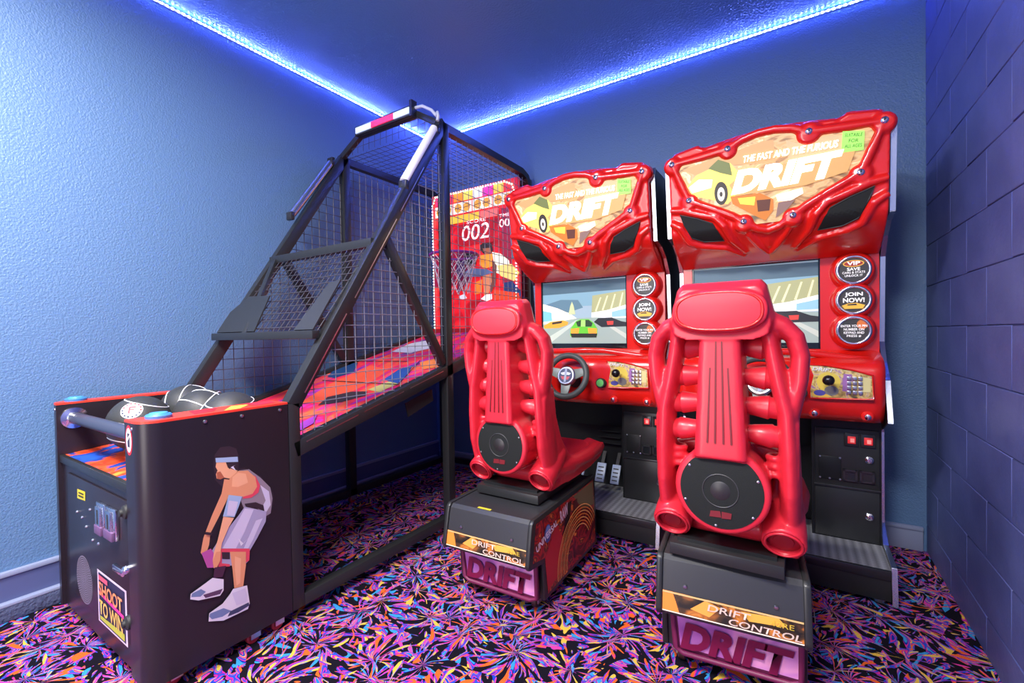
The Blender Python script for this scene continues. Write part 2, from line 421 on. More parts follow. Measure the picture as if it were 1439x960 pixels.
# LED strips
def led_strip(a, b, inward, label):
    a, b = V(a), V(b); d = (b-a); L_ = d.length; d.normalize(); inw = V(inward)
    t = thing('led_strip', a, label, 'light strip', 'blue ceiling light strips')
    mk('tape', MB().bar(a+inw*.003+V((0, 0, -.012)), b+inw*.003+V((0, 0, -.012)), .004, .012), 'led_tape', t)
    mb = MB(); n = int(L_/.023)
    for i in range(n):
        p = a+d*((i+.5)*L_/n)+inw*.0065+V((0, 0, -.012))
        mb.bar(p-d*.003, p+d*.003, .003, .006)
    o = mk('diodes', mb, 'led_blue', t); o['kind'] = 'stuff'
    endthing()
led_strip((XL, YF+.02, H), (XL, YB-.01, H), (1, 0, 0), 'glowing blue light strip along the top of the long side wall')
led_strip((XL+.01, YB, H), (XR-.01, YB, H), (0, -1, 0), 'glowing blue light strip along the top of the wall behind the racing cabinets')
# socket with a cord on the back wall
p = px(675, 605, Y=YB); ox_ = p.x; oz_ = p.z
t = thing('wall_outlet', (ox_, YB, oz_), 'white wall socket behind the racing seat beside the cage', 'outlet')
mk('cover_plate', MB().rng((ox_-.035, YB-.006, oz_-.057), (ox_+.035, YB, oz_+.057)), 'white_plastic', t, bevel=.003)
for s in (-1, 1): mk('socket', MB().rng((ox_-.016, YB-.008, oz_+s*.024-.014), (ox_+.016, YB-.005, oz_+s*.024+.014)), 'steel', t)
mk('plug', MB().rng((ox_-.014, YB-.035, oz_-.038), (ox_+.014, YB-.008, oz_-.012)), 'black_rubber', t, bevel=.004)
mk('cord', MB().tube([(ox_, YB-.03, oz_-.03), (ox_-.01, YB-.045, oz_-.1), (ox_-.04, YB-.04, oz_-.2), (ox_-.06, YB-.06, .02), (ox_+.15, YB-.08, .008), (ox_+.5, YB-.06, .008)], .004, 6), 'black_rubber', t, smooth=60)
endthing()

# ------------------------------------------------------------------ basketball machine
BXL, BXR, BZ = -2.43, -1.57, .045
bk = thing('basketball_machine', (-2.0, 1.6, 0), 'black basketball shooting machine with wire cage standing along the side wall', 'arcade machine')
def rounded_plan(x0, x1, y0, y1, r, left):
    """plan of a side board: outer front corner rounded"""
    pts = []
    if not left:
        pts += [(x0, y0), (x1-r, y0)]+[(x1-r+r*math.sin(a), y0+r-r*math.cos(a)) for a in [PI/2*i/8 for i in range(1, 9)]]+[(x1, y1), (x0, y1)]
    else:
        pts += [(x1, y1), (x0, y1)]+[(x0+r-r*math.cos(a), y0+r-r*math.sin(a)) for a in [PI/2*i/8 for i in range(0, 8)]]+[(x0+r, y0), (x1, y0)]
    return pts
for left in (True, False):
    x0, x1 = (BXL-.02, -2.375) if left else (-1.685, BXR)
    plan = rounded_plan(x0, x1, .495, .93, .055, left)
    sb = mk('side_board', MB().prism([(x, y, BZ) for x, y in plan], (0, 0, .765)), 'black_side', bk, smooth=35)
    mk('top_strip', MB().prism([(x, y, .810) for x, y in plan], (0, 0, .007)), flat(235, 60, 40), sb)
    bx_ = (x0+x1)/2
    btn = MB().lathe((bx_, .56, .817), (0, 0, 1), [(0, .033), (.008, .034), (.012, .03), (.013, .001)])
    mk('push_button', btn, flat(60, 125, 190), sb, smooth=40)
    mk('button_top', MB().lathe((bx_, .56, .829), (0, 0, 1), [(0, .024), (.004, .022), (.005, .001)]), flat(70, 150, 215), sb, smooth=40)
    for yy in (.53, .66, .77, .90):
        sx = 1 if not left else -1
        xx = (BXR if not left else BXL-.02)
        if yy == .53: mk('screw', MB().lathe((xx-.06*sx, .497, .793), (0, -1, 0), [(0, .006), (.004, .005), (.005, .001)], 10), 'steel', sb)
        else: mk('screw', MB().lathe((xx, yy, .793), (sx, 0, 0), [(0, .006), (.004, .005), (.005, .001)], 10), 'steel', sb)
# red art along the right top strip
picture('top_strip_print', bk, [([(-1.68, .66), (-1.59, .64), (-1.6, .70), (-1.67, .74)], flat(180, 25, 35)), ([(-1.66, .78), (-1.58, .72), (-1.58, .77), (-1.65, .84)], flat(250, 190, 70)), ([(-1.68, .82), (-1.59, .83), (-1.6, .9), (-1.67, .92)], flat(215, 40, 60))], lambda x, y: V((x, y, .817)), (0, 0, 1), .0004)
# front
FY = .508
mk('front_panel', MB().rng((-2.376, FY, BZ), (-1.684, .53, .595)), 'black_side', bk)
sill = mk('sill', MB().rng((-2.376, .50, .592), (-1.684, .516, .62)), 'black_frame', bk, bevel=.003)
tr = mk('ball_tray', MB().prism([(-2.376, .515, .618), (-1.684, .515, .618), (-1.684, .95, .655), (-2.376, .95, .655)], (0, 0, -.012)), 'trough_art', bk)
mk('rear_panel', MB().rng((-2.43, .915, BZ), (-1.58, .93, .63)), 'black_frame', bk)
mk('bottom_panel', MB().rng((-2.376, .53, BZ), (-1.684, .915, BZ+.015)), 'black_frame', bk)
mk('front_bar', MB().cyl((-2.376, .545, .755), (-1.684, .545, .755), .022, n=20), flat(62, 66, 82, 0, .3), bk, smooth=40)
mk('bar_flange', MB().lathe((-2.376, .545, .755), (1, 0, 0), [(0, .042), (.008, .04), (.012, .024), (.03, .023)]), 'chrome', bk, smooth=40)
F3 = lambda u, v: px(u, v, Y=FY)
def fq(u0, v0, u1, v1, off=.0):    # rectangle on the front panel from two pixel corners
    a, b = F3(u0, v0), F3(u1, v1); return a, b
d0, d1 = F3(94, 660), F3(190, 913)
dr = mk('coin_door', MB().rng((d0.x+.03, FY-.006, d1.z+.01), (-1.705, FY, .565)), 'black_side', bk, bevel=.002)
DY = FY-.006
D3 = lambda u, v: px(u, v, Y=DY)
D3o = lambda u, v: V((max(px(u, v, Y=DY).x, -2.36), DY, px(u, v, Y=DY).z))
picture('warning_sticker', dr, [([(109, 687), (120, 691), (120, 704), (109, 700)], flat(225, 205, 40)), ([(111, 691), (118, 694), (118, 696), (111, 693)], flat(60, 55, 20)), ([(111, 695), (118, 698), (118, 700), (111, 697)], flat(60, 55, 20))], D3o, (0, -1, 0))
for u0, v0, u1, v1 in ((141, 703, 153, 752), (154, 709, 169, 760)):
    a, b = D3(u0, v0), D3(u1, v1)
    cs = mk('coin_slot', MB().rng((a.x, DY-.012, b.z), (b.x, DY, a.z)), 'chrome', dr, bevel=.003)
    xm, zm = (a.x+b.x)/2, (a.z+b.z)/2
    mk('slot_frame', MB().rng((xm-.025, DY-.018, zm-.03), (xm+.02, DY-.012, zm+.04)), 'brushed', cs, bevel=.002)
    mk('slot_opening', MB().rng((xm-.004, DY-.019, zm-.015), (xm+.004, DY-.017, zm+.03)), 'black_rubber', cs)
    mk('coin_return', MB().rng((a.x+.005, DY-.02, b.z), (b.x-.005, DY-.012, b.z+.028)), flat(105, 75, 112), cs, bevel=.002)
sp = D3(119, 815); dots = MB()
R_ = .085
for ring in range(1, 12):
    rr = ring*R_/11.5; n = int(6+ring*5)
    for k in range(n):
        t_ = 2*PI*k/n+ring
        dots.prism([(sp.x+rr*math.cos(t_)+dx, DY-.0003, sp.z+rr*math.sin(t_)+dz) for dx, dz in ((-.0022, -.0022), (.0022, -.0022), (.0022, .0022), (-.0022, .0022))], (0, -.0008, 0))
o = mk('speaker_holes', dots, flat(120, 110, 130), dr); o['kind'] = 'stuff'
stk = [(137, 799), (179, 826), (180, 899), (139, 871)]
a, b = D3(137, 799), D3(180, 899); sw, sh = b.x-a.x, D3(137, 799).z-D3(139, 871).z
S = lambda x, y: V((a.x+x*sw, DY, D3(139, 871).z+y*sh))
st = picture('shoot_to_win_sticker', dr, [([(0, 0), (1, 0), (1, 1), (0, 1)], flat(225, 205, 225)), ([(.05, .04), (.95, .04), (.95, .96), (.05, .96)], flat(35, 40, 70)), ([(.08, .07), (.92, .07), (.92, .2), (.08, .14)], flat(190, 190, 60)), ([(.08, .55), (.92, .46), (.92, .53), (.08, .62)], flat(230, 60, 150)), ([(.08, .84), (.4, .84), (.4, .93), (.08, .93)], flat(225, 90, 110))], S, (0, -1, 0))
text('SHOOT', S(.1, .56)+V((0, -.004, 0)), (1, 0, 0), (0, 0, 1), sw*.8, sh*.26, flat(250, 150, 90), st, bold=.02)
text('TO WIN', S(.1, .2)+V((0, -.004, 0)), (1, 0, 0), (0, 0, 1), sw*.8, sh*.28, flat(245, 190, 90), st, bold=.02)
for u, v in ((179, 719), (183, 874)):
    q = D3(u, v); mk('latch', MB().lathe((q.x, DY, q.z), (0, -1, 0), [(0, .022), (.01, .02), (.014, .011), (.02, .01), (.021, .001)], 16), 'black_rubber', dr, smooth=40)
q = D3(186, 798)
lt = MB().lathe((q.x, DY, q.z), (0, -1, 0), [(0, .014), (.022, .012), (.024, .001)], 14); lt.rng((q.x-.075, DY-.026, q.z-.016), (q.x+.005, DY-.016, q.z+.003))
mk('door_handle', lt, 'chrome', dr, bevel=.002)
for u, v in ((109, 719), (116, 727), (127, 716), (136, 722), (131, 759), (139, 764), (122, 740)):
    q = D3o(u, v); mk('screw', MB().lathe((q.x, DY, q.z), (0, -1, 0), [(0, .005), (.004, .004), (.005, .001)], 8), 'steel', dr)
# round sign on the front edge of the right board
q = px(199, 624, Y=.495)
picture('round_sign', bk, [(ell(-1.652, q.z, .026, .045), flat(200, 40, 50)), (ell(-1.652, q.z, .02, .036), flat(235, 225, 230)), ([(-1.66, q.z-.02), (-1.644, q.z-.02), (-1.644, q.z+.02), (-1.66, q.z+.02)], flat(50, 45, 60)), ([(-1.656, q.z-.002), (-1.642, q.z+.012), (-1.642, q.z+.018), (-1.66, q.z+.004)], flat(235, 225, 230))], lambda x, z: V((x, .495, z)), (0, -1, 0), .0005)
# player printed on the right side board
P3 = lambda a, b: px(240+a/3.2, 600+b/3.2, X=BXR)
skin, skin2, skind = flat(226, 150, 108), flat(240, 172, 130), flat(180, 98, 70)
lav, lav2, grey, wht, red, dk, blu, bl2 = flat(168, 160, 188), flat(205, 196, 216), flat(146, 130, 140), flat(222, 214, 224), flat(224, 72, 92), flat(52, 38, 46), flat(160, 182, 212), flat(112, 128, 168)
player = [
 ([(192, 175), (197, 125), (222, 92), (262, 86), (295, 98), (308, 140), (304, 190), (330, 184), (405, 222), (462, 300), (462, 345), (440, 410), (330, 380), (262, 300), (200, 240)], dk),
 ([(240, 235), (272, 238), (266, 300), (218, 400), (178, 478), (172, 530), (152, 592), (134, 566), (146, 500), (184, 400), (228, 300)], skin),
 ([(205, 158), (246, 156), (256, 184), (300, 196), (285, 222), (262, 232), (240, 228), (222, 236), (206, 232), (203, 212), (210, 196), (201, 180)], skin2),
 ([(206, 205), (222, 200), (240, 228), (222, 236), (207, 232)], skind),
 ([(200, 140), (300, 134), (302, 157), (202, 160)], blu),
 ([(248, 160), (300, 157), (296, 192), (275, 180), (262, 190)], dk),
 ([(268, 182), (292, 196), (280, 178), (288, 172)], wht),
 ([(305, 196), (350, 190), (402, 228), (446, 272), (456, 320), (448, 388), (425, 402), (380, 358), (330, 372), (312, 330)], grey),
 ([(400, 260), (440, 290), (448, 350), (420, 395), (405, 370), (425, 330)], lav2),
 ([(330, 345), (380, 338), (415, 352), (420, 380), (380, 362), (340, 372)], dk),
 ([(340, 205), (380, 222), (400, 262), (392, 295), (360, 318), (322, 322)], red),
 ([(262, 232), (300, 198), (345, 196), (378, 226), (386, 268), (366, 300), (322, 314), (262, 306), (258, 268)], skin),
 ([(275, 225), (300, 205), (335, 210), (345, 250), (300, 270), (272, 268)], skin2),
 ([(258, 305), (318, 312), (304, 355), (284, 405), (232, 402), (246, 350)], blu),
 ([(258, 330), (300, 336), (284, 400), (250, 396)], lav2),
 ([(300, 400), (330, 358), (368, 366), (428, 380), (424, 425), (385, 500), (350, 560), (348, 600), (330, 618), (220, 626), (176, 566), (214, 505)], lav),
 ([(330, 366), (370, 370), (330, 470), (290, 545), (230, 545), (290, 440)], lav2),
 ([(380, 420), (410, 410), (370, 500), (345, 545), (325, 545)], lav2),
 ([(214, 546), (352, 546), (350, 598), (330, 612), (332, 562), (228, 562), (226, 612), (262, 616), (262, 626), (210, 628)], red),
 ([(226, 562), (262, 562), (262, 594), (228, 592)], dk),
 ([(300, 500), (322, 522), (352, 492), (330, 516), (312, 534)], wht),
 ([(262, 560), (334, 560), (334, 620), (322, 714), (282, 724), (274, 640)], skin),
 ([(284, 580), (312, 590), (308, 700), (292, 712), (284, 640)], skin2),
 ([(134, 566), (176, 545), (205, 590), (198, 630), (160, 632)], flat(180, 80, 150)),
 ([(232, 402), (280, 408), (256, 450), (226, 520), (216, 580), (196, 610), (184, 600), (190, 560), (206, 510)], skin2),
 ([(200, 560), (222, 558), (218, 600), (200, 636), (188, 632), (184, 600)], skin),
 ([(150, 470), (182, 474), (180, 486), (148, 482)], dk),
 ([(192, 630), (244, 622), (228, 672), (186, 678)], flat(70, 36, 60)),
 ([(165, 872), (168, 835), (228, 792), (262, 748), (275, 726), (338, 710), (350, 790), (342, 816), (232, 868)], wht),
 ([(168, 850), (172, 836), (232, 812), (268, 824), (228, 850), (180, 862)], bl2),
 ([(262, 826), (345, 786), (348, 800), (300, 830), (250, 850)], flat(60, 66, 96)),
 ([(270, 745), (330, 722), (338, 780), (290, 800)], lav2),
 ([(82, 772), (84, 748), (150, 700), (182, 676), (232, 682), (232, 732), (216, 756), (120, 777)], wht),
 ([(86, 762), (90, 746), (130, 726), (152, 738), (128, 760)], bl2),
 ([(140, 752), (228, 724), (216, 748), (150, 766)], flat(90, 60, 90)),
]
picture('player_print', bk, player, P3, (1, 0, 0), .00025, label='printed basketball player bending over in grey shorts')
# casters
def caster(parent, x, y, r=.022, m='caster_red'):
    c = mk('caster', MB().lathe((x-.012, y, r), (1, 0, 0), [(0, r*.8), (.004, r), (.02, r), (.024, r*.8)], 18), m, parent, smooth=40)
    f = MB(); f.rng((x-.018, y-.012, r*.9), (x-.014, y+.02, BZ)); f.rng((x+.014, y-.012, r*.9), (x+.018, y+.02, BZ)); f.rng((x-.02, y-.015, BZ-.006), (x+.02, y+.025, BZ+.002))
    mk('caster_fork', f, 'steel', c); return c
for x, y in ((-2.37, .565), (-1.62, .575), (-1.60, .80), (-1.60, .885), (-2.37, .88), (-1.6, 1.83), (-2.4, 1.83), (-1.6, 2.7), (-2.4, 2.7)): caster(bk, x, y)
# cage frame
CR, CL = BXR-.0225, BXL+.0225
W = .045
D0, D1 = (.955, .80), (1.832, 2.175)
dv = V((0, D1[0]-D0[0], D1[1]-D0[1])).normalized()
YP, YE, ZT = 1.836, 2.72, 2.155
rz = lambda y: .635+.262*(y-.955)     # lower rail / ramp line
for X_, nm in ((CL, 'l'), (CR, 'r')):
    mk('cage_upright', MB().rng((X_-W/2, .932, BZ), (X_+W/2, .978, .81)), 'black_frame', bk, bevel=.003)
    dg_ = mk('cage_diagonal', MB().bar((X_, *D0), (X_, *D1), W, .055, up=(0, -1, 1)), 'black_frame', bk, bevel=.003)
    sx = 1 if X_ == CR else -1
    for a_, b_ in ((.06, .42), (.5, .95), (1.0, 1.3)):
        mk('edge_slot', MB().bar(V((X_+sx*W/2, *D0))+dv*a_+V((0, .011, -.007)), V((X_+sx*W/2, *D0))+dv*b_+V((0, .011, -.007)), .002, .004, up=(0, -1, 1)), 'steel', dg_)
    mk('cage_post', MB().rng((X_-W/2, YP-.025, BZ), (X_+W/2, YP+.025, ZT+.02)), 'black_frame', bk, bevel=.003)
    mk('cage_post', MB().rng((X_-W/2, YE-.02, BZ), (X_+W/2, YE+.02, ZT-.03)), 'black_frame', bk, bevel=.003)
    top = [(YP, ZT), (YE-.09, ZT), (YE-.03, ZT-.02), (YE, ZT-.07)]
    mk('cage_top_rail', MB().tube([(X_, y, z) for y, z in top], W*.66, 4, up=(0, 0, 1)), 'black_frame', bk, smooth=30)
    lr = mk('cage_lower_rail', MB().bar((X_, .955, rz(.955)), (X_, YE, rz(YE)), W, .06), 'black_frame', bk, bevel=.003)
    for a_, b_ in ((1.0, 1.24), (1.27, 1.5), (1.54, 1.78)):
        mk('edge_slot', MB().bar((X_+sx*W/2, a_, rz(a_)+.012), (X_+sx*W/2, b_, rz(b_)+.012), .002, .004), 'steel', lr)
    mk('cage_floor_rail', MB().rng((X_-W/2, .978, BZ), (X_+W/2, YE-.02, BZ+.045)), 'black_frame', bk, bevel=.003)
    mk('cage_brace', MB().bar((X_, 1.42, 1.50), (X_, 1.80, .90), W*.8, .045), 'black_frame', bk, bevel=.003)
mk('light_tube', MB().cyl((CR, 1.552, 1.79), (CR, 1.772, 2.125), .023, n=16), 'tube_white', bk, smooth=40, label='white plastic tube on the cage edge')
mk('light_tube', MB().cyl((CL, 1.478, 1.745), (CL, 1.738, 2.115), .02, n=16), 'steel', bk, smooth=40, label='grey metal tube on the cage edge')
for X_, ends in ((CR, ((1.547, 1.785), (1.777, 2.132))), (CL, ((1.47, 1.748), (1.74, 2.137)))):
    for e in ends: mk('tube_clip', MB().box((X_, e[0], e[1]-.012), (.05, .022, .045)), 'frame_edge', bk, bevel=.004)
for y, z, w_ in ((1.362, 1.470, .038), (1.066, 1.062, .034), (YE, ZT-.05, .04), (YE, .07, .04)):
    mk('crossbar', MB().bar((CL, y, z), (CR, y, z), w_, w_), 'black_frame', bk, bevel=.003)
mk('gate_bar', MB().bar((CL+.29, 1.064, 1.062), (CL+.045, 1.355, 1.465), .03, .03, up=(0, -1, 1)), 'black_frame', bk, bevel=.003)
def slope_plate(pts, m):
    o0 = V((0, 1.07, 1.08))
    mk('corner_plate', MB().prism([V((x, 0, 0))+o0+dv*s_ for x, s_ in pts], V((0, -.8437, .537))*.006), m, bk)
slope_plate([(CL+.02, 0), (CL+.36, 0), (CL+.30, .20), (CL+.11, .21), (CL+.02, .12)], 'black_frame')
slope_plate([(CR-.15, 0), (CR-.02, 0), (CR-.02, .25), (CR-.09, .235)], 'grey_front')  # paler than the left plate: light on its upward face put into the colour
# header
hd = [(CL, ZT+.01), (-2.225, 2.262), (-1.755, 2.262), (CR, ZT+.01)]
for i in range(3):
    mk('header_bar', MB().bar((hd[i][0], 1.815, hd[i][1]), (hd[i+1][0], 1.815, hd[i+1][1]), .034, .03 if i < 2 else .018, up=(0, -1, 0)), 'black_frame', bk, bevel=.003)
hb = mk('header_lamp', MB().rng((-2.225, 1.775, 2.245), (-1.755, 1.80, 2.30)), 'black_frame', bk, bevel=.003)
for x0, x1, c in ((-2.21, -2.075, (205, 225, 250)), (-2.075, -1.89, (240, 50, 90)), (-1.89, -1.77, (205, 225, 250))):
    mk('lamp_lens', MB().rng((x0, 1.768, 2.255), (x1, 1.776, 2.288)), flat(*c, emit=.45), hb)
mk('header_bracket', MB().rng((-1.768, 1.77, 2.24), (-1.75, 1.81, 2.325)), 'frame_edge', bk)
mk('cable', MB().tube([(-1.755, 1.80, 2.29), (-1.70, 1.80, 2.285), (-1.635, 1.80, 2.245), (-1.60, 1.80, 2.205), (-1.585, 1.79, 2.215), (-1.575, 1.785, 2.19), (-1.578, 1.78, 2.165)], .0085, 8), flat(190, 195, 205, 0), bk, smooth=60)
# wire mesh
def wire_panel(O, U, Vv, poly, step, r, parent=None, stepv=None, wm='wire_dark'):
    O, U, Vv = V(O), V(U), V(Vv); mb = MB(); nn = U.cross(Vv)
    def lines(ax, stp, du, off):
        lo = min(p[ax] for p in poly); hi = max(p[ax] for p in poly); k = math.ceil(lo/stp)
        while k*stp <= hi:
            c = k*stp; ts = []
            for i in range(len(poly)):
                a, b = poly[i], poly[(i+1) % len(poly)]
                if (a[ax] <= c < b[ax]) or (b[ax] <= c < a[ax]):
                    t = (c-a[ax])/(b[ax]-a[ax]); ts.append(a[1-ax]+(b[1-ax]-a[1-ax])*t)
            ts.sort()
            for i in range(0, len(ts)-1, 2):
                if ts[i+1]-ts[i] < .004: continue
                f = (lambda s_: O+U*c+Vv*s_+nn*off) if ax == 0 else (lambda s_: O+U*s_+Vv*c+nn*off)
                mb.tube([f(ts[i]), f(ts[i+1])], r, 5, up=nn)
            k += 1
    lines(0, step, 0, 0); lines(1, stepv or step, 1, r*1.6)
    o = mk('wire_mesh', mb, wm, parent or bk); o['kind'] = 'stuff'; return o
side = [(.978, rz(.978)+.03), (YP-.02, rz(YP)+.03), (YP-.02, 2.13), (.978, .815)]
box_ = [(YP+.02, rz(YP)+.03), (YE-.02, rz(YE)+.03), (YE-.02, 2.10), (YE-.08, 2.13), (YP+.02, 2.13)]
for X_ in (CL, CR):
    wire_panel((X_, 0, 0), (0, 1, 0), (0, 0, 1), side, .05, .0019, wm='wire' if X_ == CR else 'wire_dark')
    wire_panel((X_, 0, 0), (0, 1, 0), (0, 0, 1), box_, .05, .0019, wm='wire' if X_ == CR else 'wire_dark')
wire_panel((0, 0, ZT+.012), (1, 0, 0), (0, 1, 0), [(CL, YP), (CR, YP), (CR, YE-.06), (CL, YE-.06)], .05, .0017)
wire_panel((0, 1.815, 0), (1, 0, 0), (0, 0, 1), hd, .05, .0016)
gl = V((0, 1.362-1.066, 1.47-1.062)); gn = gl.normalized()
wire_panel((0, 1.066, 1.062), (1, 0, 0), gn, [(CL+.1, 0), (CR, 0), (CR, gl.length), (CL+.05, gl.length)], .04, .0019)
# playfield ramp
rp = mk('ramp', MB().prism([(CL+.03, .95, rz(.95)+.012), (CR-.024, .95, rz(.95)+.012), (CR-.024, 2.6, rz(2.6)+.012), (CL+.03, 2.6, rz(2.6)+.012)], (0, 0, -.014)), 'ramp_art', bk)
RP = lambda a, b: (lambda p_: V((p_.x, p_.y, rz(p_.y)+.0125)))(ramp_hit(360+a/3, 380+b/3))
def ramp_hit(u, v):
    d = cF + cR*((u-719.5)/FPX) - cU*((v-480)/FPX)     # ray onto the sloping board
    t = (rz(0)+.0125-CPOS.z)/(d.z-.262*d.y); return CPOS+d*t
picture('ramp_print', rp, [
 ([(180, 560), (330, 470), (480, 400), (560, 420), (470, 480), (300, 560)], flat(255, 95, 60)),
 ([(260, 570), (300, 535), (400, 512), (470, 510), (460, 530), (360, 556)], flat(60, 45, 50)),
 ([(300, 450), (350, 395), (430, 390), (410, 430), (330, 455)], flat(30, 70, 120)),
 ([(540, 460), (600, 420), (660, 400), (640, 440), (590, 485)], flat(40, 80, 150)),
 ([(470, 505), (560, 470), (600, 480), (520, 515)], flat(200, 190, 110)),
 ([(570, 345), (650, 310), (730, 295), (735, 330), (650, 350)], flat(220, 225, 235)),
 ([(690, 390), (760, 372), (772, 410), (700, 420)], flat(255, 140, 60)),
 ([(180, 650), (260, 610), (240, 650), (185, 680)], flat(150, 60, 170)),
], RP, (0, -.25, .97), .0005)
ln = MB()
for q in ([(280, 468), (600, 486), (690, 385)], [(300, 385), (640, 388)]):
    pts = [RP(*c)+V((0, 0, .006)) for c in q]; ln.tube(pts, .0022, 6)
mk('ramp_rail', ln, 'black_rubber', rp)
mk('hanging_plate', MB().prism([px(u, v, X=CR-.02) for u, v in ((570, 567), (607, 547), (609, 563), (574, 586))], (-.006, 0, 0)), 'black_frame', bk)
# display backboard
BY = 2.60
bdp = mk('display_board', MB().rng((-2.375, BY, 1.09), (-1.60, BY+.03, 2.115)), 'backboard_art', bk)
B3 = lambda x, z: V((x, BY, z))
BPX = lambda a, b: px(590+a/4.176, 230+b/4.176, Y=BY)
E_ = .5
cells = [(235, 40, 110), (240, 50, 90), (250, 150, 40), (245, 220, 90), (240, 240, 235), (230, 60, 170), (250, 215, 80), (235, 60, 60)]
sh_ = []
for i, c in enumerate(cells):
    x0 = -2.34+i*.09; sh_.append(([(x0, 2.035), (x0+.086, 2.035), (x0+.086, 2.10), (x0, 2.10)], flat(*c, emit=E_)))
for i in range(4):
    x0 = -2.34+i*.18; sh_.append(([(x0, 1.945), (x0+.172, 1.945), (x0+.172, 2.025), (x0, 2.025)], flat(238, 235, 215, emit=E_)))
    for k in range(2):
        sh_.append((ell(x0+.045+.08*k, 1.985, .033, .033), flat(235, 165, 60, emit=E_)))
        sh_.append(([(x0+.012+.08*k, 1.98), (x0+.078+.08*k, 1.988), (x0+.078+.08*k, 1.992), (x0+.012+.08*k, 1.985)], flat(60, 40, 30)))
sh_ += [([(-2.2, 1.875), (-1.92, 1.875), (-1.92, 1.93), (-2.2, 1.93)], flat(235, 190, 60, emit=E_)), ([(-1.91, 1.875), (-1.76, 1.875), (-1.76, 1.93), (-1.91, 1.93)], flat(240, 110, 100, emit=E_)),
 ([(-1.73, 1.40), (-1.66, 1.40), (-1.63, 1.92), (-1.73, 1.92)], flat(170, 30, 60, emit=.3)),
 ([(-2.12, 1.70), (-1.80, 1.70), (-1.80, 1.86), (-2.12, 1.86)], flat(180, 15, 30, emit=.35)),
 ([(-2.35, 1.42), (-2.14, 1.42), (-2.14, 1.66), (-2.35, 1.66)], flat(150, 15, 60, emit=.3)),
 ([(-2.13, 1.36), (-2.0, 1.46), (-1.98, 1.66), (-2.13, 1.66)], flat(110, 20, 60, emit=.3))]
picture('board_print', bdp, sh_, B3, (0, -1, 0), .0004)
fig = [([(360, 480), (385, 460), (425, 468), (436, 510), (420, 535), (380, 530), (362, 510)], flat(60, 45, 40)), ([(375, 500), (420, 495), (425, 525), (390, 535)], flat(170, 100, 70, emit=.3)),
 ([(430, 520), (480, 530), (530, 570), (540, 640), (500, 660), (450, 640)], flat(240, 235, 210, emit=.5)), ([(460, 600), (545, 590), (590, 640), (560, 690), (480, 660)], flat(245, 215, 120, emit=.5)),
 ([(360, 540), (430, 530), (440, 600), (385, 620), (356, 590)], flat(240, 150, 50, emit=.5)), ([(430, 560), (458, 600), (452, 700), (425, 760), (412, 720), (432, 650)], flat(120, 70, 60, emit=.2)),
 ([(270, 640), (300, 615), (400, 620), (440, 640), (360, 665), (280, 665)], flat(90, 110, 150, emit=.3)), ([(500, 700), (550, 690), (600, 750), (600, 780), (540, 760), (498, 745)], flat(40, 60, 110, emit=.3)),
 ([(375, 660), (425, 650), (430, 690), (410, 770), (385, 780), (380, 720)], flat(205, 130, 90, emit=.35)), ([(365, 795), (395, 770), (430, 765), (432, 795), (400, 808)], flat(235, 235, 240, emit=.5)), ([(236, 780), (270, 765), (285, 790), (250, 800)], flat(225, 225, 235, emit=.4)),
 ([(330, 700), (375, 680), (372, 760), (330, 770)], flat(250, 130, 40, emit=.5)), ([(440, 740), (590, 760), (590, 800), (440, 800)], flat(235, 70, 30, emit=.4)), ([(225, 560), (270, 560), (275, 640), (240, 690), (220, 640)], flat(70, 40, 90, emit=.2))]
picture('player_picture', bdp, fig, lambda a, b: BPX(a, b)+V((0, -.012, 0)), (0, -1, 0), .0004)
wl = flat(255, 225, 225, emit=1.1)
text('002', (-2.075, BY-.014, 1.735), (1, 0, 0), (0, 0, 1), .24, .11, wl, bdp, bold=.0, shear=.12)
text('00', (-1.745, BY-.014, 1.79), (1, 0, 0), (0, 0, 1), .085, .055, wl, bdp)
text('SCORE', (-2.03, BY-.014, 1.855), (1, 0, 0), (0, 0, 1), .17, .024, wl, bdp)
text('TIME', (-1.745, BY-.014, 1.86), (1, 0, 0), (0, 0, 1), .08, .02, wl, bdp)
bd = MB(); bd2 = MB()
per = [(-2.36, 1.11), (-2.36, 2.04), (-2.33, 2.10), (-1.70, 2.10), (-1.64, 2.07), (-1.615, 2.0), (-1.615, 1.11)]
for i in range(len(per)-1):
    a, b = V((per[i][0], BY-.012, per[i][1])), V((per[i+1][0], BY-.012, per[i+1][1])); n = max(1, int((b-a).length/.022))
    for k in range(n):
        (bd if (k//3) % 2 else bd2).ball(a+(b-a)*(k/n), .0075, n=6)
o = mk('border_lights', bd, 'led_pink', bdp); o['kind'] = 'stuff'
o = mk('border_lights', bd2, 'led_green', bdp); o['kind'] = 'stuff'
mk('red_band', MB().rng((-2.38, BY-.03, 1.05), (-1.62, BY-.012, 1.10)), flat(150, 20, 35), bk)
# hoop
hp = mk('hoop', MB().torus((-2.0, 2.40, 1.60), (0, 0, 1), .165, .009, 36, 8), flat(120, 40, 130, 0), bk, smooth=60)
mk('hoop_bracket', MB().rng((-2.04, 2.56, 1.56), (-1.96, BY, 1.64)), 'black_frame', bk)
nt_ = MB()
for k in range(14):
    for s_ in (1, -1):
        pts = []
        for j in range(6):
            a_ = 2*PI*(k+s_*j*.5)/14; r_ = .165-.065*(j/5)**.7; pts.append((-2.0+r_*math.cos(a_), 2.40+r_*math.sin(a_), 1.60-.052*j))
        nt_.tube(pts, .0025, 4)
o = mk('net', nt_, 'net_cord', hp); o['kind'] = 'stuff'
endthing()
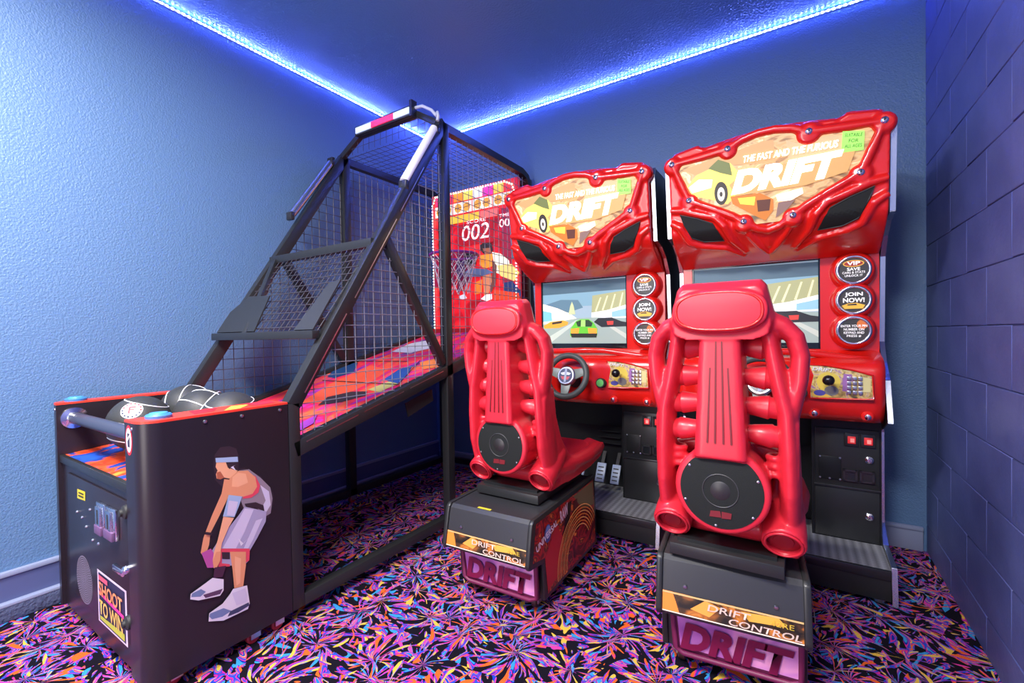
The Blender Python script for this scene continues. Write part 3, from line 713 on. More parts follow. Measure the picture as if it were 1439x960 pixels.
# basketballs
def basketball(c, rot, label, logo=None, rings=None):
    r = .102
    e = thing('basketball', V(c)-V((0, 0, r)), label, 'ball', 'black basketballs in the tray')
    M_ = Matrix.Rotation(rot[0], 3, 'X') @ Matrix.Rotation(rot[1], 3, 'Y') @ Matrix.Rotation(rot[2], 3, 'Z')
    mk('ball', MB().ball(c, r, n=40), 'ball_rubber', e, smooth=80)
    sm = MB()
    n = 48
    if rings:
        for nr, of_ in rings:
            nr = V(nr).normalized(); a1 = nr.cross(V((1, 0, 0))).normalized(); a2 = nr.cross(a1); q_ = math.sqrt(1-of_*of_)
            sm.tube([V(c)+(nr*of_+(a1*math.cos(2*PI*k/n)+a2*math.sin(2*PI*k/n))*q_)*r for k in range(n)], .0022, 6, True)
    else: sm.tube([V(c)+M_ @ V((math.cos(2*PI*k/n), math.sin(2*PI*k/n), 0))*r for k in range(n)], .0022, 6, True)
    if not rings: sm.tube([V(c)+M_ @ V((0, math.cos(2*PI*k/n), math.sin(2*PI*k/n)))*r for k in range(n)], .0022, 6, True)
    for sg in (() if rings else (1, -1)):
        pts = []
        for k in range(n):
            a_ = 2*PI*k/n; q = V((sg*(.62-.0+.16*math.cos(2*a_)), math.cos(a_)*.75, math.sin(a_)*.75)); pts.append(V(c)+M_ @ (q.normalized())*r)
        sm.tube(pts, .0022, 6, True)
    mk('seam', sm, 'ball_line', e, smooth=60)
    if logo:
        d = (CPOS+V((-.3, 0, 0))-V(c)).normalized(); d = (d+V((logo[0], 0, logo[1]))).normalized()
        x_ = V((0, 0, 1)).cross(d).normalized(); y_ = d.cross(x_)
        def sph(a, b, k=1.006): return V(c)+((d*1+x_*a+y_*b).normalized())*(r*k)
        lm = MB(); lm.cur = 0
        def fan(rx, ry, k, mi):
            lm.cur = mi; ps = [sph(rx*q/6*math.cos(2*PI*i/24), ry*q/6*math.sin(2*PI*i/24), k) for q in range(1, 7) for i in range(24)]+[sph(0, 0, k)]
            lm.add(ps, [(144, i, (i+1) % 24) for i in range(24)]+[(q*24+i, q*24+24+i, q*24+24+(i+1) % 24, q*24+(i+1) % 24) for q in range(5) for i in range(24)])
        fan(.34, .34, 1.008, 0); 
        lm.cur = 1
        for x0, x1, y0, y1 in ((-.09, -.03, -.14, .14), (-.03, .11, .08, .14), (-.03, .08, -.02, .04)):
            lm.add([sph(x0, y0, 1.02), sph(x1, y0, 1.02), sph(x1, y1, 1.02), sph(x0, y1, 1.02)], [(0, 1, 2, 3)])
        for i in range(14):
            a_ = 2*PI*i/14; lm.cur = 1 if i < 7 else 2
            u_, w_ = .27*math.cos(a_), .27*math.sin(a_); s2 = .028
            lm.add([sph(u_-s2, w_-s2, 1.02), sph(u_+s2, w_-s2, 1.02), sph(u_+s2, w_+s2, 1.02), sph(u_-s2, w_+s2, 1.02)], [(0, 1, 2, 3)])
        mk('ball_logo', lm, ['white_plastic', flat(190, 35, 50), flat(40, 50, 80)], e)
    endthing()
tz = lambda y: .618+.085*(y-.515)+.1055
basketball((-2.12, .67, tz(.67)), (.5, .25, .9), 'black basketball with a round white and red emblem by the front bar', (-.42, .30), [((.1, .3, 1), .74), ((.1, .25, 1), -.62), ((1, -.4, .1), -.75)])
basketball((-2.215, .868, tz(.868)), (1.2, .8, .2), 'black basketball in the tray behind the emblem ball, against the left board')
basketball((-2.0, .838, tz(.838)), (.9, -.6, 1.7), 'black basketball with crossing white seams in the middle of the tray')
basketball((-1.79, .84, tz(.84)), (.15, .1, .4), 'black basketball in the tray beside the printed side board', None, [((.15, -.1, 1), .66), ((.15, -.1, 1), -.5)])

# ------------------------------------------------------------------ racing cabinets
def hit(u, v, P, N):
    d = cF + cR*((u-719.5)/FPX) - cU*((v-480)/FPX); return CPOS+d*((V(P)-CPOS).dot(V(N))/d.dot(V(N)))
def lerp(t, pts):
    for (a, b), (c, d) in zip(pts, pts[1:]):
        if t <= c: return b+(d-b)*max(0, (t-a)/(c-a))
    return pts[-1][1]
CX, CPITCH = -.108, -.871
G_CAB = 'red racing cabinets along the back wall'
cab = thing('racing_cabinet', (CX, 2.45, 0), 'red racing arcade cabinet beside the block wall', 'arcade machine', G_CAB)
q3 = lambda x, y, z: V((CX+x, y, z))
PROF = [(2.15, .012), (2.172, .147), (2.365, .155), (2.47, .214), (2.475, .606), (2.32, .652), (2.243, .683), (2.31, .84), (2.395, .906), (2.455, .993), (2.425, 1.35), (2.355, 1.426), (2.272, 1.472), (2.185, 1.487), (2.15, 1.79), (2.17, 1.825), (2.78, 1.825), (2.78, .012)]
for sx in (-1, 1):
    sp_ = mk('side_panel', MB().prism([q3(sx*.394, y, z) for y, z in PROF], (sx*.014, 0, 0)), 'black_frame', cab)
    tm = MB()
    for a, b in zip(PROF[:15], PROF[1:16]):
        tm.bar(q3(sx*.402, a[0]-.002, a[1]), q3(sx*.402, b[0]-.002, b[1]), .017, .006, up=(0, -1, 0) if abs(b[1]-a[1]) > abs(b[0]-a[0]) else (0, 0, 1))
    mk('edge_trim', tm, 'brushed', sp_)
mk('cabinet_body', MB().rng(q3(-.394, 2.62, .012), q3(.394, 2.78, 1.80)), 'black_box', cab)
# marquee housing
MP, MN = q3(0, 2.15, 1.5), V((0, -1, -.145)).normalized()
MV = V((0, -.145, 1)).normalized()
yf = lambda z: 2.15-.145*(z-1.5)
def ysurf(x, z):
    if z >= 1.5: y = yf(z)
    else: y = 2.15+.235*((1.5-z)/.14)**1.55
    ax = abs(x)
    if z < 1.47: y -= .05*max(0, 1-ax/.12)*min(1, (1.47-z)/.06)
    return y
TOP = [(0, 1.872), (.06, 1.872), (.145, 1.864), (.24, 1.85), (.265, 1.866), (.36, 1.85), (.388, 1.828)]
mb = MB(); nx, nz = 56, 30; vs = []; fs = []
for i in range(nx+1):
    x = -.388+.776*i/nx; zt = lerp(abs(x), TOP)
    for j in range(nz+1):
        z = zt+(1.36-zt)*j/nz; vs.append(q3(x, ysurf(x, z)+(.02 if j == 0 else 0), z))
nb = len(vs)
for i in range(nx+1):
    x = -.388+.776*i/nx; zt = lerp(abs(x), TOP)
    for j in range(nz+1): vs.append(q3(x, 2.62, zt+(1.36-zt)*j/nz-(.03 if j == 0 else 0)))
I = lambda i, j, b=0: b+i*(nz+1)+j
for i in range(nx):
    for j in range(nz):
        fs.append((I(i, j), I(i, j+1), I(i+1, j+1), I(i+1, j))); fs.append((I(i, j, nb), I(i+1, j, nb), I(i+1, j+1, nb), I(i, j+1, nb)))
    fs.append((I(i, 0), I(i+1, 0), I(i+1, 0, nb), I(i, 0, nb))); fs.append((I(i, nz), I(i, nz, nb), I(i+1, nz, nb), I(i+1, nz)))
for j in range(nz):
    fs.append((I(0, j), I(0, j, nb), I(0, j+1, nb), I(0, j+1))); fs.append((I(nx, j), I(nx, j+1), I(nx, j+1, nb), I(nx, j, nb)))
mb.add(vs, fs)
def on(x, z, out=.0): return q3(x, ysurf(x, z)-out, z)
BOLT = [(-.368, 1.795), (-.142, 1.812), (.142, 1.812), (.368, 1.795), (.302, 1.63), (.088, 1.509), (-.088, 1.509), (-.302, 1.63)]
loop = [(-.368, 1.795), (-.25, 1.803), (-.142, 1.812), (-.09, 1.838), (-.03, 1.85), (.03, 1.85), (.09, 1.838), (.142, 1.812), (.25, 1.803), (.368, 1.795), (.335, 1.71), (.302, 1.63), (.2, 1.578), (.13, 1.54), (.088, 1.509), (.04, 1.478), (0, 1.468), (-.04, 1.478), (-.088, 1.509), (-.13, 1.54), (-.2, 1.578), (-.302, 1.63), (-.335, 1.71)]
mb.tube([on(x, z, .006) for x, z in loop], .017, 12, True, up=(0, 1, 0))
for i, (x, z) in enumerate(BOLT):
    r = .044 if i == 2 else .039
    mb.lathe(on(x, z, -.03), MN, [(0, r*1.1), (.035, r), (.048, r*.72), (.05, .004)], 24)
for sx in (-1, 1):
    mb.tube([on(sx*x, z, .004) for x, z in ((.386, 1.60), (.33, 1.592), (.26, 1.565), (.20, 1.545), (.165, 1.505), (.14, 1.45), (.09, 1.40))], [.012, .016, .017, .017, .017, .015, .01], 10, up=(0, 1, 0))
    mb.tube([on(sx*x, z, .004) for x, z in ((.386, 1.545), (.345, 1.52), (.31, 1.455), (.27, 1.44), (.17, 1.425), (.10, 1.39))], [.014, .018, .018, .018, .016, .01], 10, up=(0, 1, 0))
    mb.tube([on(sx*x, z, .004) for x, z in ((.088, 1.50), (.07, 1.46), (.03, 1.41), (.0, 1.385))], [.014, .014, .012, .01], 10, up=(0, 1, 0))
mh = mk_remesh('marquee_housing', mb, 'red_shell', cab, .0052, 2)
for x, z in BOLT:
    bo = mk('bolt', MB().lathe(on(x, z, .012), MN, [(0, .0125), (.010, .012), (.014, .007), (.0145, .002)], 18), 'chrome', cab, smooth=40)
    mk('bolt_socket', MB().lathe(on(x, z, .0262), MN, [(0, .0045), (.001, .0042), (.0012, .001)], 6), 'black_rubber', bo)
for sx in (-1, 1):
    gp = [(.172, 1.448), (.212, 1.52), (.27, 1.548), (.345, 1.575), (.328, 1.53), (.298, 1.47), (.25, 1.452)]
    up_ = [(.172, 1.448), (.19, 1.485), (.212, 1.52), (.27, 1.548), (.345, 1.575)]; lo_ = [(.172, 1.448), (.25, 1.452), (.298, 1.47), (.328, 1.53), (.345, 1.575)]
    def along(pl, t): k = min(3, int(t*4)); f = t*4-k; return V((pl[k][0]+(pl[k+1][0]-pl[k][0])*f, pl[k][1]+(pl[k+1][1]-pl[k][1])*f, 0))
    gv = []
    for i in range(17):
        for j in range(9):
            q = along(up_, i/16).lerp(along(lo_, i/16), j/8); gv.append(on(sx*q.x, q.y, .009))
    mk('speaker_grille', MB().add(gv, [(i*9+j, i*9+j+1, i*9+j+10, i*9+j+9) if sx < 0 else (i*9+j+9, i*9+j+10, i*9+j+1, i*9+j) for i in range(16) for j in range(8)]), 'grille', cab)
    ed = MB().tube([on(sx*x, z, .009) for x, z in gp], .003, 6, True, up=(0, 1, 0)); mk('grille_edge', ed, 'black_rubber', cab)
# marquee glass and artwork
GL = [(-.35, 1.785), (-.25, 1.79), (-.165, 1.795), (-.142, 1.785), (-.10, 1.815), (-.05, 1.836), (.05, 1.836), (.10, 1.815), (.142, 1.782), (.165, 1.795), (.25, 1.79), (.35, 1.785), (.29, 1.645), (.2, 1.595), (.10, 1.535), (.04, 1.494), (-.04, 1.494), (-.10, 1.535), (-.2, 1.595), (-.29, 1.645)]
GO = .0075
gm = mk('marquee_sign', MB().poly([on(x, z, GO) for x, z in GL], MN), 'marquee_art', cab)
M3 = lambda a, b: hit(920+a/2.8225, 140+b/2.8225, MP+MN*GO, MN)
e1 = .75
mk_shapes = [
 ([(110, 280), (330, 200), (430, 165), (470, 160), (480, 250), (300, 260), (160, 300)], flat(200, 150, 95, emit=.4)),
 ([(520, 160), (560, 172), (640, 172), (665, 145), (745, 140), (740, 215), (530, 240)], flat(190, 165, 120, emit=.45)),
 ([(130, 345), (165, 302), (215, 278), (250, 240), (300, 252), (340, 300), (330, 370), (290, 415), (240, 400), (150, 382)], flat(252, 222, 90, emit=e1)),
 ([(213, 275), (252, 238), (298, 252), (308, 302), (262, 292)], flat(110, 120, 60, emit=.2)),
 ([(135, 350), (175, 318), (230, 318), (225, 350), (150, 372)], flat(255, 250, 200, emit=1.0)),
 (ell(264, 372, 27, 46), flat(50, 45, 35, emit=.1)), (ell(264, 376, 15, 28), flat(225, 215, 190, emit=.5)), (ell(264, 376, 6, 10), flat(60, 55, 45)),
 ([(300, 385), (420, 372), (470, 395), (470, 440), (440, 480), (400, 462), (310, 415)], flat(190, 110, 25, emit=.4)),
 ([(330, 392), (400, 385), (395, 420), (340, 415)], flat(245, 200, 60, emit=e1)), ([(405, 400), (460, 395), (455, 440), (410, 445)], flat(90, 40, 15, emit=.2)),
 ([(480, 380), (585, 350), (590, 372), (540, 400), (490, 405)], flat(250, 240, 215, emit=.9)), ([(490, 410), (560, 395), (530, 430), (480, 470)], flat(130, 100, 90, emit=.3)),
 ([(296, 340), (350, 292), (700, 215), (795, 205), (765, 285), (600, 340), (320, 384)], flat(196, 150, 88, emit=.5)),
 ([(745, 128), (832, 124), (828, 200), (740, 212)], flat(150, 235, 90, emit=.55)),
]
mp_ = picture('sign_print', gm, mk_shapes, M3, MN, .0005)
def sign_text(body, ll, lr, h, m, bold, shear=.2, off=.008, nm='lettering', par=gm):
    a, b = M3(*ll), M3(*lr); ux = (b-a); return text(body, a+MN*off, ux, MN.cross(ux)*-1 if MN.cross(ux).z < 0 else MN.cross(ux), ux.length, h, m, par, nm, bold, shear)
WH = flat(255, 250, 232, emit=1.3)
sign_text('DRIFT', (304, 380), (752, 300), .094, WH, .06, .3)
sign_text('THE FAST AND THE FURIOUS', (352, 252), (728, 190), .027, WH, .03, .2)
SD = flat(60, 90, 40)
sign_text('SUITABLE', (752, 150), (822, 146), .012, SD, .0, 0)
sign_text('FOR', (768, 172), (806, 169), .012, SD, .0, 0)
sign_text('ALL AGES', (752, 194), (820, 188), .012, SD, .0, 0)
# monitor bezel with an opening for the screen
SX0, SX1, SZ0, SZ1 = -.347, .185, .962, 1.362
bz = MB(); bz.rng(q3(-.388, 2.402, .94), q3(SX0, 2.62, 1.40)); bz.rng(q3(SX1, 2.402, .94), q3(.388, 2.62, 1.40)); bz.rng(q3(SX0, 2.402, .94), q3(SX1, 2.62, SZ0)); bz.rng(q3(SX0, 2.402, SZ1), q3(SX1, 2.62, 1.40))
mk('monitor_bezel', bz, 'red_shell', cab)
fr = MB()
for a, b in (((SX0, SZ0), (SX1, SZ0+.028)), ((SX0, SZ1-.006), (SX1, SZ1)), ((SX0, SZ0), (SX0+.007, SZ1)), ((SX1-.007, SZ0), (SX1, SZ1))):
    fr.rng(q3(a[0], 2.407, a[1]), q3(b[0], 2.425, b[1]))
mk('screen_frame', fr, 'dark_glass', cab)
scr = mk('screen', MB().rng(q3(SX0, 2.415, SZ0), q3(SX1, 2.43, SZ1)), flat(150, 175, 185, emit=.35), cab)
S3 = lambda a, b: px(740+a/4.176, 370+b/4.176, Y=2.4145)+V((.871, 0, 0))
se = .38
game = [
 ([(85, 122), (590, 85), (592, 175), (90, 215)], flat(70, 100, 115, emit=0.28)),
 ([(90, 190), (592, 150), (592, 240), (90, 260)], flat(120, 160, 175, emit=se)),
 ([(200, 215), (300, 215), (330, 260), (210, 300), (95, 250)], flat(90, 125, 140, emit=0.31)),
 ([(95, 240), (180, 265), (260, 300), (300, 330), (95, 360)], flat(245, 235, 205, emit=0.46)),
 ([(150, 300), (240, 290), (250, 325), (150, 335)], flat(255, 250, 225, emit=0.56)),
 ([(95, 280), (145, 290), (150, 340), (95, 345)], flat(120, 190, 215, emit=se)),
 ([(245, 300), (255, 250), (265, 225), (275, 250), (285, 300)], flat(190, 200, 150, emit=se)),
 ([(385, 190), (592, 155), (592, 250), (450, 285), (380, 290)], flat(165, 170, 120, emit=0.31)),
 ([(400, 280), (430, 200), (438, 200), (410, 282)], flat(225, 220, 170, emit=se)), ([(440, 275), (470, 190), (478, 190), (450, 277)], flat(225, 220, 170, emit=se)), ([(490, 265), (515, 180), (523, 180), (500, 266)], flat(225, 220, 170, emit=se)), ([(540, 255), (560, 172), (568, 172), (550, 256)], flat(225, 220, 170, emit=se)),
 ([(380, 290), (470, 275), (592, 240), (592, 320), (380, 325)], flat(225, 228, 225, emit=0.43)),
 ([(500, 285), (592, 262), (592, 310), (500, 315)], flat(140, 190, 205, emit=se)),
 ([(95, 360), (300, 322), (400, 318), (592, 325), (595, 470), (95, 470)], flat(150, 170, 160, emit=0.34)),
 ([(290, 335), (310, 335), (140, 468), (95, 468), (95, 455)], flat(185, 200, 185, emit=0.37)),
 ([(420, 330), (440, 330), (595, 420), (595, 450)], flat(185, 195, 180, emit=0.37)),
 ([(100, 368), (140, 345), (215, 335), (245, 345), (240, 362), (190, 380), (105, 384)], flat(235, 160, 50, emit=se)), ([(150, 348), (210, 338), (205, 352), (150, 360)], flat(60, 60, 50)),
 ([(395, 345), (420, 322), (500, 318), (555, 340), (585, 345), (585, 370), (440, 375)], flat(35, 40, 45, emit=0.06)), ([(470, 340), (510, 338), (508, 360), (475, 362)], flat(215, 60, 50, emit=se)),
 ([(255, 425), (258, 385), (290, 340), (320, 328), (365, 328), (395, 350), (416, 385), (414, 425), (400, 436), (268, 436)], flat(95, 190, 50, emit=se)),
 ([(290, 345), (320, 333), (365, 333), (388, 352), (380, 372), (300, 372)], flat(40, 70, 40, emit=0.12)), ([(320, 333), (345, 333), (345, 372), (318, 372)], flat(160, 225, 110, emit=se)),
 ([(260, 385), (310, 380), (305, 415), (262, 418)], flat(240, 160, 50, emit=se)), ([(360, 380), (412, 383), (412, 416), (364, 412)], flat(240, 160, 50, emit=se)),
 ([(258, 412), (415, 412), (410, 436), (266, 436)], flat(40, 45, 35, emit=0.06)),
]
picture('game_picture', scr, game, S3, (0, -1, 0), .0002)
# three round lamps
def ring(z, lines, label):
    c = q3(.298, 2.40, z)
    rb = mk('ring_housing', MB().lathe(c, (0, -1, 0), [(-.01, .082), (.02, .080), (.045, .070), (.052, .064), (.052, .056)], 36), 'red_shell', cab, smooth=50)
    mk('chrome_ring', MB().torus(c+V((0, -.053, 0)), (0, -1, 0), .055, .0068, 40, 8), 'chrome', rb, smooth=60)
    mk('ring_face', MB().lathe(c, (0, -1, 0), [(.04, .054), (.052, .054), (.0525, .001)], 36), flat(62, 60, 56, emit=.1, rough=.3), rb)
    R3 = lambda a, b: c+V((a, -.053, b))
    picture('ring_print', rb, lines[0], R3, (0, -1, 0), .0004)
    for body, x0, z0, w_, h_, b_ in lines[1]:
        text(body, R3(x0, z0)+V((0, -.004, 0)), (1, 0, 0), (0, 0, 1), w_, h_, flat(240, 238, 235, emit=.5), rb, bold=b_)
gold = flat(225, 170, 60, emit=.35); whi = flat(235, 232, 230, emit=.4)
ring(1.295, ([(ell(0, .026, .036, .014), gold), (ell(0, .026, .032, .011), flat(150, 40, 30, emit=.2))], [('VIP', -.022, .019, .044, .015, .03), ('SAVE', -.022, -.004, .044, .013, .02), ('CARS & STATS', -.038, -.016, .076, .009, .01), ('UNLOCK IT', -.03, -.029, .06, .009, .01)]), 'vip')
ring(1.169, ([([(-.04, -.022), (-.02, -.014), (.01, -.012), (.038, -.022), (.03, -.036), (-.03, -.036)], gold), ([(-.02, -.017), (.008, -.015), (.012, -.022), (-.022, -.022)], flat(40, 40, 40))], [('JOIN', -.03, .012, .06, .02, .03), ('NOW!', -.036, -.010, .072, .019, .03)]), 'join')
ring(1.042, ([(ell(.028, .025, .018, .02), flat(200, 110, 50, emit=.25))], [('ENTER YOUR PIN', -.044, .014, .088, .010, .01), ('NUMBER ON', -.034, .0, .068, .010, .01), ('KEYPAD AND', -.034, -.014, .068, .010, .01), ('PRESS #', -.024, -.028, .048, .010, .01)]), 'pin')
# dashboard
DP = [(2.50, 1.0), (2.44, .975), (2.395, .955), (2.34, .94), (2.285, .928), (2.25, .914), (2.232, .895), (2.228, .86), (2.232, .80), (2.242, .74), (2.255, .705), (2.275, .68), (2.31, .665), (2.40, .655), (2.55, .65)]
mb = MB(); nx = 40; vs = []; fs = []; m_ = len(DP)
for i in range(nx+1):
    x = -.388+.776*i/nx
    bu = .055*math.exp(-((x+.04)/.16)**4)+.02*max(0, 1-abs(x+.36)/.05)
    ed = .02*max(0, (abs(x)-.36)/.028)**2
    for j, (y, z) in enumerate(DP):
        k = 1 if 4 <= j <= 11 else .5 if j in (3, 12) else 0
        vs.append(q3(x, y-bu*k+ed, z-.012*k*math.exp(-((x+.04)/.16)**4)*0))
for i in range(nx):
    for j in range(m_-1): fs.append((i*m_+j, i*m_+j+1, (i+1)*m_+j+1, (i+1)*m_+j))
    fs.append((i*m_, (i+1)*m_, (i+1)*m_+m_-1, i*m_+m_-1))
fs.append(tuple(range(m_))[::-1]); fs.append(tuple(nx*m_+j for j in range(m_)))
mb.add(vs, fs)
mb2 = MB(); mb2.tube([q3(x, y, z) for x, y, z in ((-.385, 2.30, .945), (-.2, 2.25, .952), (.0, 2.25, .958), (.10, 2.27, .955), (.2, 2.30, .94), (.30, 2.31, .925), (.385, 2.33, .92))], .012, 10, sc=(1, 1.2))
dash = mk('dashboard', mb, 'red_shell', cab, smooth=60)
mk('dash_lip', mb2, 'red_shell', dash, smooth=60)
CPY = 2.222
cpl = [(.135, .903), (.196, .902), (.285, .885), (.346, .866), (.349, .772), (.143, .766)]
cp = mk('control_panel', MB().prism([q3(x, 2.24, z) for x, z in cpl], (0, -.018, 0)), 'panel_art', cab, bevel=.002)
mk('panel_edge', MB().tube([q3(x, CPY, z) for x, z in cpl], .004, 6, True, up=(0, 1, 0)), 'red_shell', cp, smooth=60)
K3 = lambda x, z: q3(x, CPY, z)
picture('panel_print', cp, [(ell(.205, .835, .04, .04), flat(225, 200, 80)), (ell(.215, .80, .024, .02), flat(130, 130, 125)), ([(.255, .87), (.28, .868), (.275, .80), (.25, .80)], flat(160, 110, 170)), ([(.31, .86), (.34, .855), (.34, .80), (.31, .80)], flat(215, 205, 140)), ([(.15, .79), (.2, .785), (.22, .775), (.15, .772)], flat(225, 185, 70)), (ell(.175, .79, .02, .012), flat(70, 70, 150))], K3, (0, -1, 0), .0004)
text('DRIFT', q3(.15, CPY-.003, .882), (1, 0, -.1), (0, 0, 1), .075, .014, flat(235, 235, 230), cp, bold=.03, shear=.2)
for r in range(4):
    for c in range(3):
        mk('key', MB().box(q3(.272+.018*c, CPY-.003, .852-.0185*r), (.0135, .006, .0145)), 'steel', cp, bevel=.001)
js = mk('gear_stick', MB().cyl(q3(.206, CPY, .835), q3(.204, CPY-.05, .845), .007, n=12), 'steel', cp, smooth=40)
mk('stick_knob', MB().ball(q3(.203, CPY-.058, .847), .021, n=18), flat(18, 18, 18, 0, .25), js, smooth=80)
for x, z in ((.333, .703), (.158, .705)):
    bs = mk('dash_boss', MB().lathe(q3(x, 2.27, z), (0, -1, -.15), [(-.02, .024), (.02, .022), (.026, .016)], 20), 'red_shell', cab, smooth=40)
    mk('bolt', MB().lathe(q3(x, 2.245, z-.003), (0, -1, -.15), [(0, .012), (.008, .011), (.011, .006), (.0115, .001)], 14), 'chrome', bs, smooth=40)
gb = mk('start_button', MB().lathe(q3(.108, 2.20, .79), (0, -1, .1), [(-.03, .026), (.004, .026), (.008, .023), (.008, .02)], 24), 'black_rubber', cab, smooth=40)
mk('button_top', MB().lathe(q3(.108, 2.20, .79), (0, -1, .1), [(.0, .02), (.010, .019), (.012, .001)], 24), flat(90, 170, 90, emit=.2), gb, smooth=40)
# steering wheel
wc = q3(-.03, 2.085, .832); wa = V((0, -1, .32)).normalized(); wu = V((0, .32, 1)).normalized(); wx = V((1, 0, 0))
sw_ = mk('steering_wheel', MB().torus(wc, wa, .108, .0155, 48, 12), 'wheel_grey', cab, smooth=60)
spk = MB()
for a_ in (PI*.08, PI*.92, PI*1.5):
    d_ = wx*math.cos(a_)+wu*math.sin(a_); side_ = d_.cross(wa)
    for sgn in (0,):
        a, b = wc+d_*.025-wa*.008, wc+d_*.104
        w0, w1 = .030, .018
        spk.add([a-side_*w0-wa*.004, a+side_*w0-wa*.004, b+side_*w1-wa*.004, b-side_*w1-wa*.004, a-side_*w0+wa*.006, a+side_*w0+wa*.006, b+side_*w1+wa*.006, b-side_*w1+wa*.006], [(0, 1, 2, 3), (7, 6, 5, 4), (0, 4, 5, 1), (1, 5, 6, 2), (2, 6, 7, 3), (3, 7, 4, 0)])
mk('spoke', spk, flat(110, 120, 112, 0, .4), sw_, bevel=.002)
mk('hub', MB().lathe(wc, wa, [(-.02, .048), (.006, .050), (.012, .044), (.013, .001)], 32), 'steel', sw_, smooth=40)
hp_ = lambda a, b: wc+wx*a+wu*b+wa*.0135
picture('hub_emblem', sw_, [(ell(0, 0, .038, .038), flat(70, 75, 90, rough=.25)), ([(-.03, .012), (0, .02), (.03, .012), (.02, .002), (-.02, .002)], flat(205, 210, 215)), ([(-.026, -.006), (.026, -.006), (.016, -.022), (-.016, -.022)], flat(190, 70, 80)), ([(-.006, -.034), (.006, -.034), (.006, .034), (-.006, .034)], flat(150, 160, 180))], hp_, wa, .0004)
mk('steering_column', MB().cyl(wc, wc-wa*.14, .03, .04), 'black_rubber', sw_, smooth=40)
# lower body, coin box
cb_ = mk('coin_box', MB().rng(q3(.15, 2.405, .135), q3(.394, 2.62, .66)), 'black_box', cab)
pl = mk('upper_door', MB().rng(q3(.162, 2.397, .368), q3(.386, 2.405, .618)), 'black_frame', cab, bevel=.002)
ld = mk('lower_door', MB().rng(q3(.162, 2.397, .142), q3(.386, 2.405, .362)), 'black_frame', cab, bevel=.002)
mk('door_ledge', MB().rng(q3(.158, 2.39, .360), q3(.39, 2.405, .370)), 'frame_edge', cab, bevel=.002)
for x0, x1, z0, z1 in ((.266, .316, .547, .602), (.322, .373, .547, .602)):
    f_ = mk('coin_entry', MB().rng(q3(x0, 2.388, z0), q3(x1, 2.397, z1)), 'frame_edge', pl, bevel=.002)
    mk('entry_button', MB().rng(q3(x0+.012, 2.381, z0+.012), q3(x1-.010, 2.388, z1-.012)), flat(215, 45, 50, emit=.25), f_, bevel=.002)
    mk('entry_slot', MB().rng(q3((x0+x1)/2-.004, 2.380, z0+.018), q3((x0+x1)/2+.010, 2.382, z1-.02)), flat(250, 150, 140, emit=.25), f_)
for x0, x1, z0, z1 in ((.262, .312, .395, .445), (.319, .369, .396, .446)):
    f_ = MB()
    for a, b in (((x0, z0), (x1, z0+.008)), ((x0, z1-.008), (x1, z1)), ((x0, z0), (x0+.008, z1)), ((x1-.008, z0), (x1, z1))): f_.rng(q3(a[0], 2.387, a[1]), q3(b[0], 2.397, b[1]))
    f_ = mk('coin_return', f_, 'frame_edge', pl)
    mk('return_flap', MB().rng(q3(x0+.008, 2.394, z0+.008), q3(x1-.008, 2.397, z1-.008)), 'dark_glass', f_)
mk('cover_plate', MB().rng(q3(.176, 2.393, .393), q3(.256, 2.397, .494)), 'black_box', pl, bevel=.002)
for x, z in ((.18, .49), (.252, .49), (.18, .397), (.252, .397), (.215, .397)): mk('screw', MB().lathe(q3(x, 2.393, z), (0, -1, 0), [(0, .0045), (.003, .004), (.0035, .001)], 8), 'steel', pl)
for z, d_ in ((.494, pl), (.253, ld)):
    lk = mk('lock', MB().lathe(q3(.352, 2.397, z), (0, -1, 0), [(0, .016), (.006, .015), (.010, .009), (.014, .008), (.0145, .001)], 18), 'chrome', d_, smooth=40)
    mk('key_slot', MB().rng(q3(.351, 2.381, z-.005), q3(.353, 2.3825, z+.005)), 'black_rubber', lk)
mk('knee_panel', MB().prism([q3(-.394, 2.40, .665), q3(-.394, 2.62, .665), q3(-.394, 2.62, .135), q3(-.394, 2.57, .135), q3(-.394, 2.52, .50)], (.544, 0, 0)), 'black_box', cab)
for k in range(3):
    mk('vent_slot', MB().rng(q3(-.02, 2.505, .47-.035*k), q3(.10, 2.522, .474-.035*k)), 'frame_edge', cab)
for x, w_ in ((.085, .05), (-.005, .055), (-.13, .05)):
    pd = mk('pedal', MB().box(q3(x, 2.47, .235), (w_, .012, .11), Matrix.Rotation(-.5, 3, 'X')), flat(150, 165, 190, 0, .35), cab, bevel=.003)
    mk('pedal_arm', MB().bar(q3(x, 2.475, .24), q3(x, 2.56, .36), .02, .012), 'black_rubber', pd)
    for k in range(4): mk('pedal_slot', MB().box(q3(x, 2.464+.010*(k-1.5)-.001, .235+.0195*(k-1.5)), (w_*.6, .006, .006), Matrix.Rotation(-.5, 3, 'X')), 'black_rubber', pd)
# foot platform
mk('platform', MB().rng(q3(-.394, 2.165, .018), q3(.394, 2.62, .128)), 'black_frame', cab, bevel=.004)
mk('tread_plate', MB().rng(q3(-.394, 2.17, .128), q3(.394, 2.60, .136)), 'diamond_plate', cab)
mk('platform_lip', MB().rng(q3(-.394, 2.158, .10), q3(.394, 2.172, .137)), 'frame_edge', cab, bevel=.003)
for sx in (-1, 1):
    for y in (2.2, 2.72): mk('levelling_foot', MB().cyl(q3(sx*.36, y, 0), q3(sx*.36, y, .02), .02, n=12), 'steel', cab)
endthing()
def copy_tree(o, parent=None):
    c = o.copy(); COL.objects.link(c); c.parent = parent
    for ch in list(o.children): copy_tree(ch, c)
    return c
cab2 = copy_tree(cab); cab2.location.x += CPITCH; cab2.location.y += .004
cab2['label'] = 'red racing arcade cabinet beside the basketball cage'

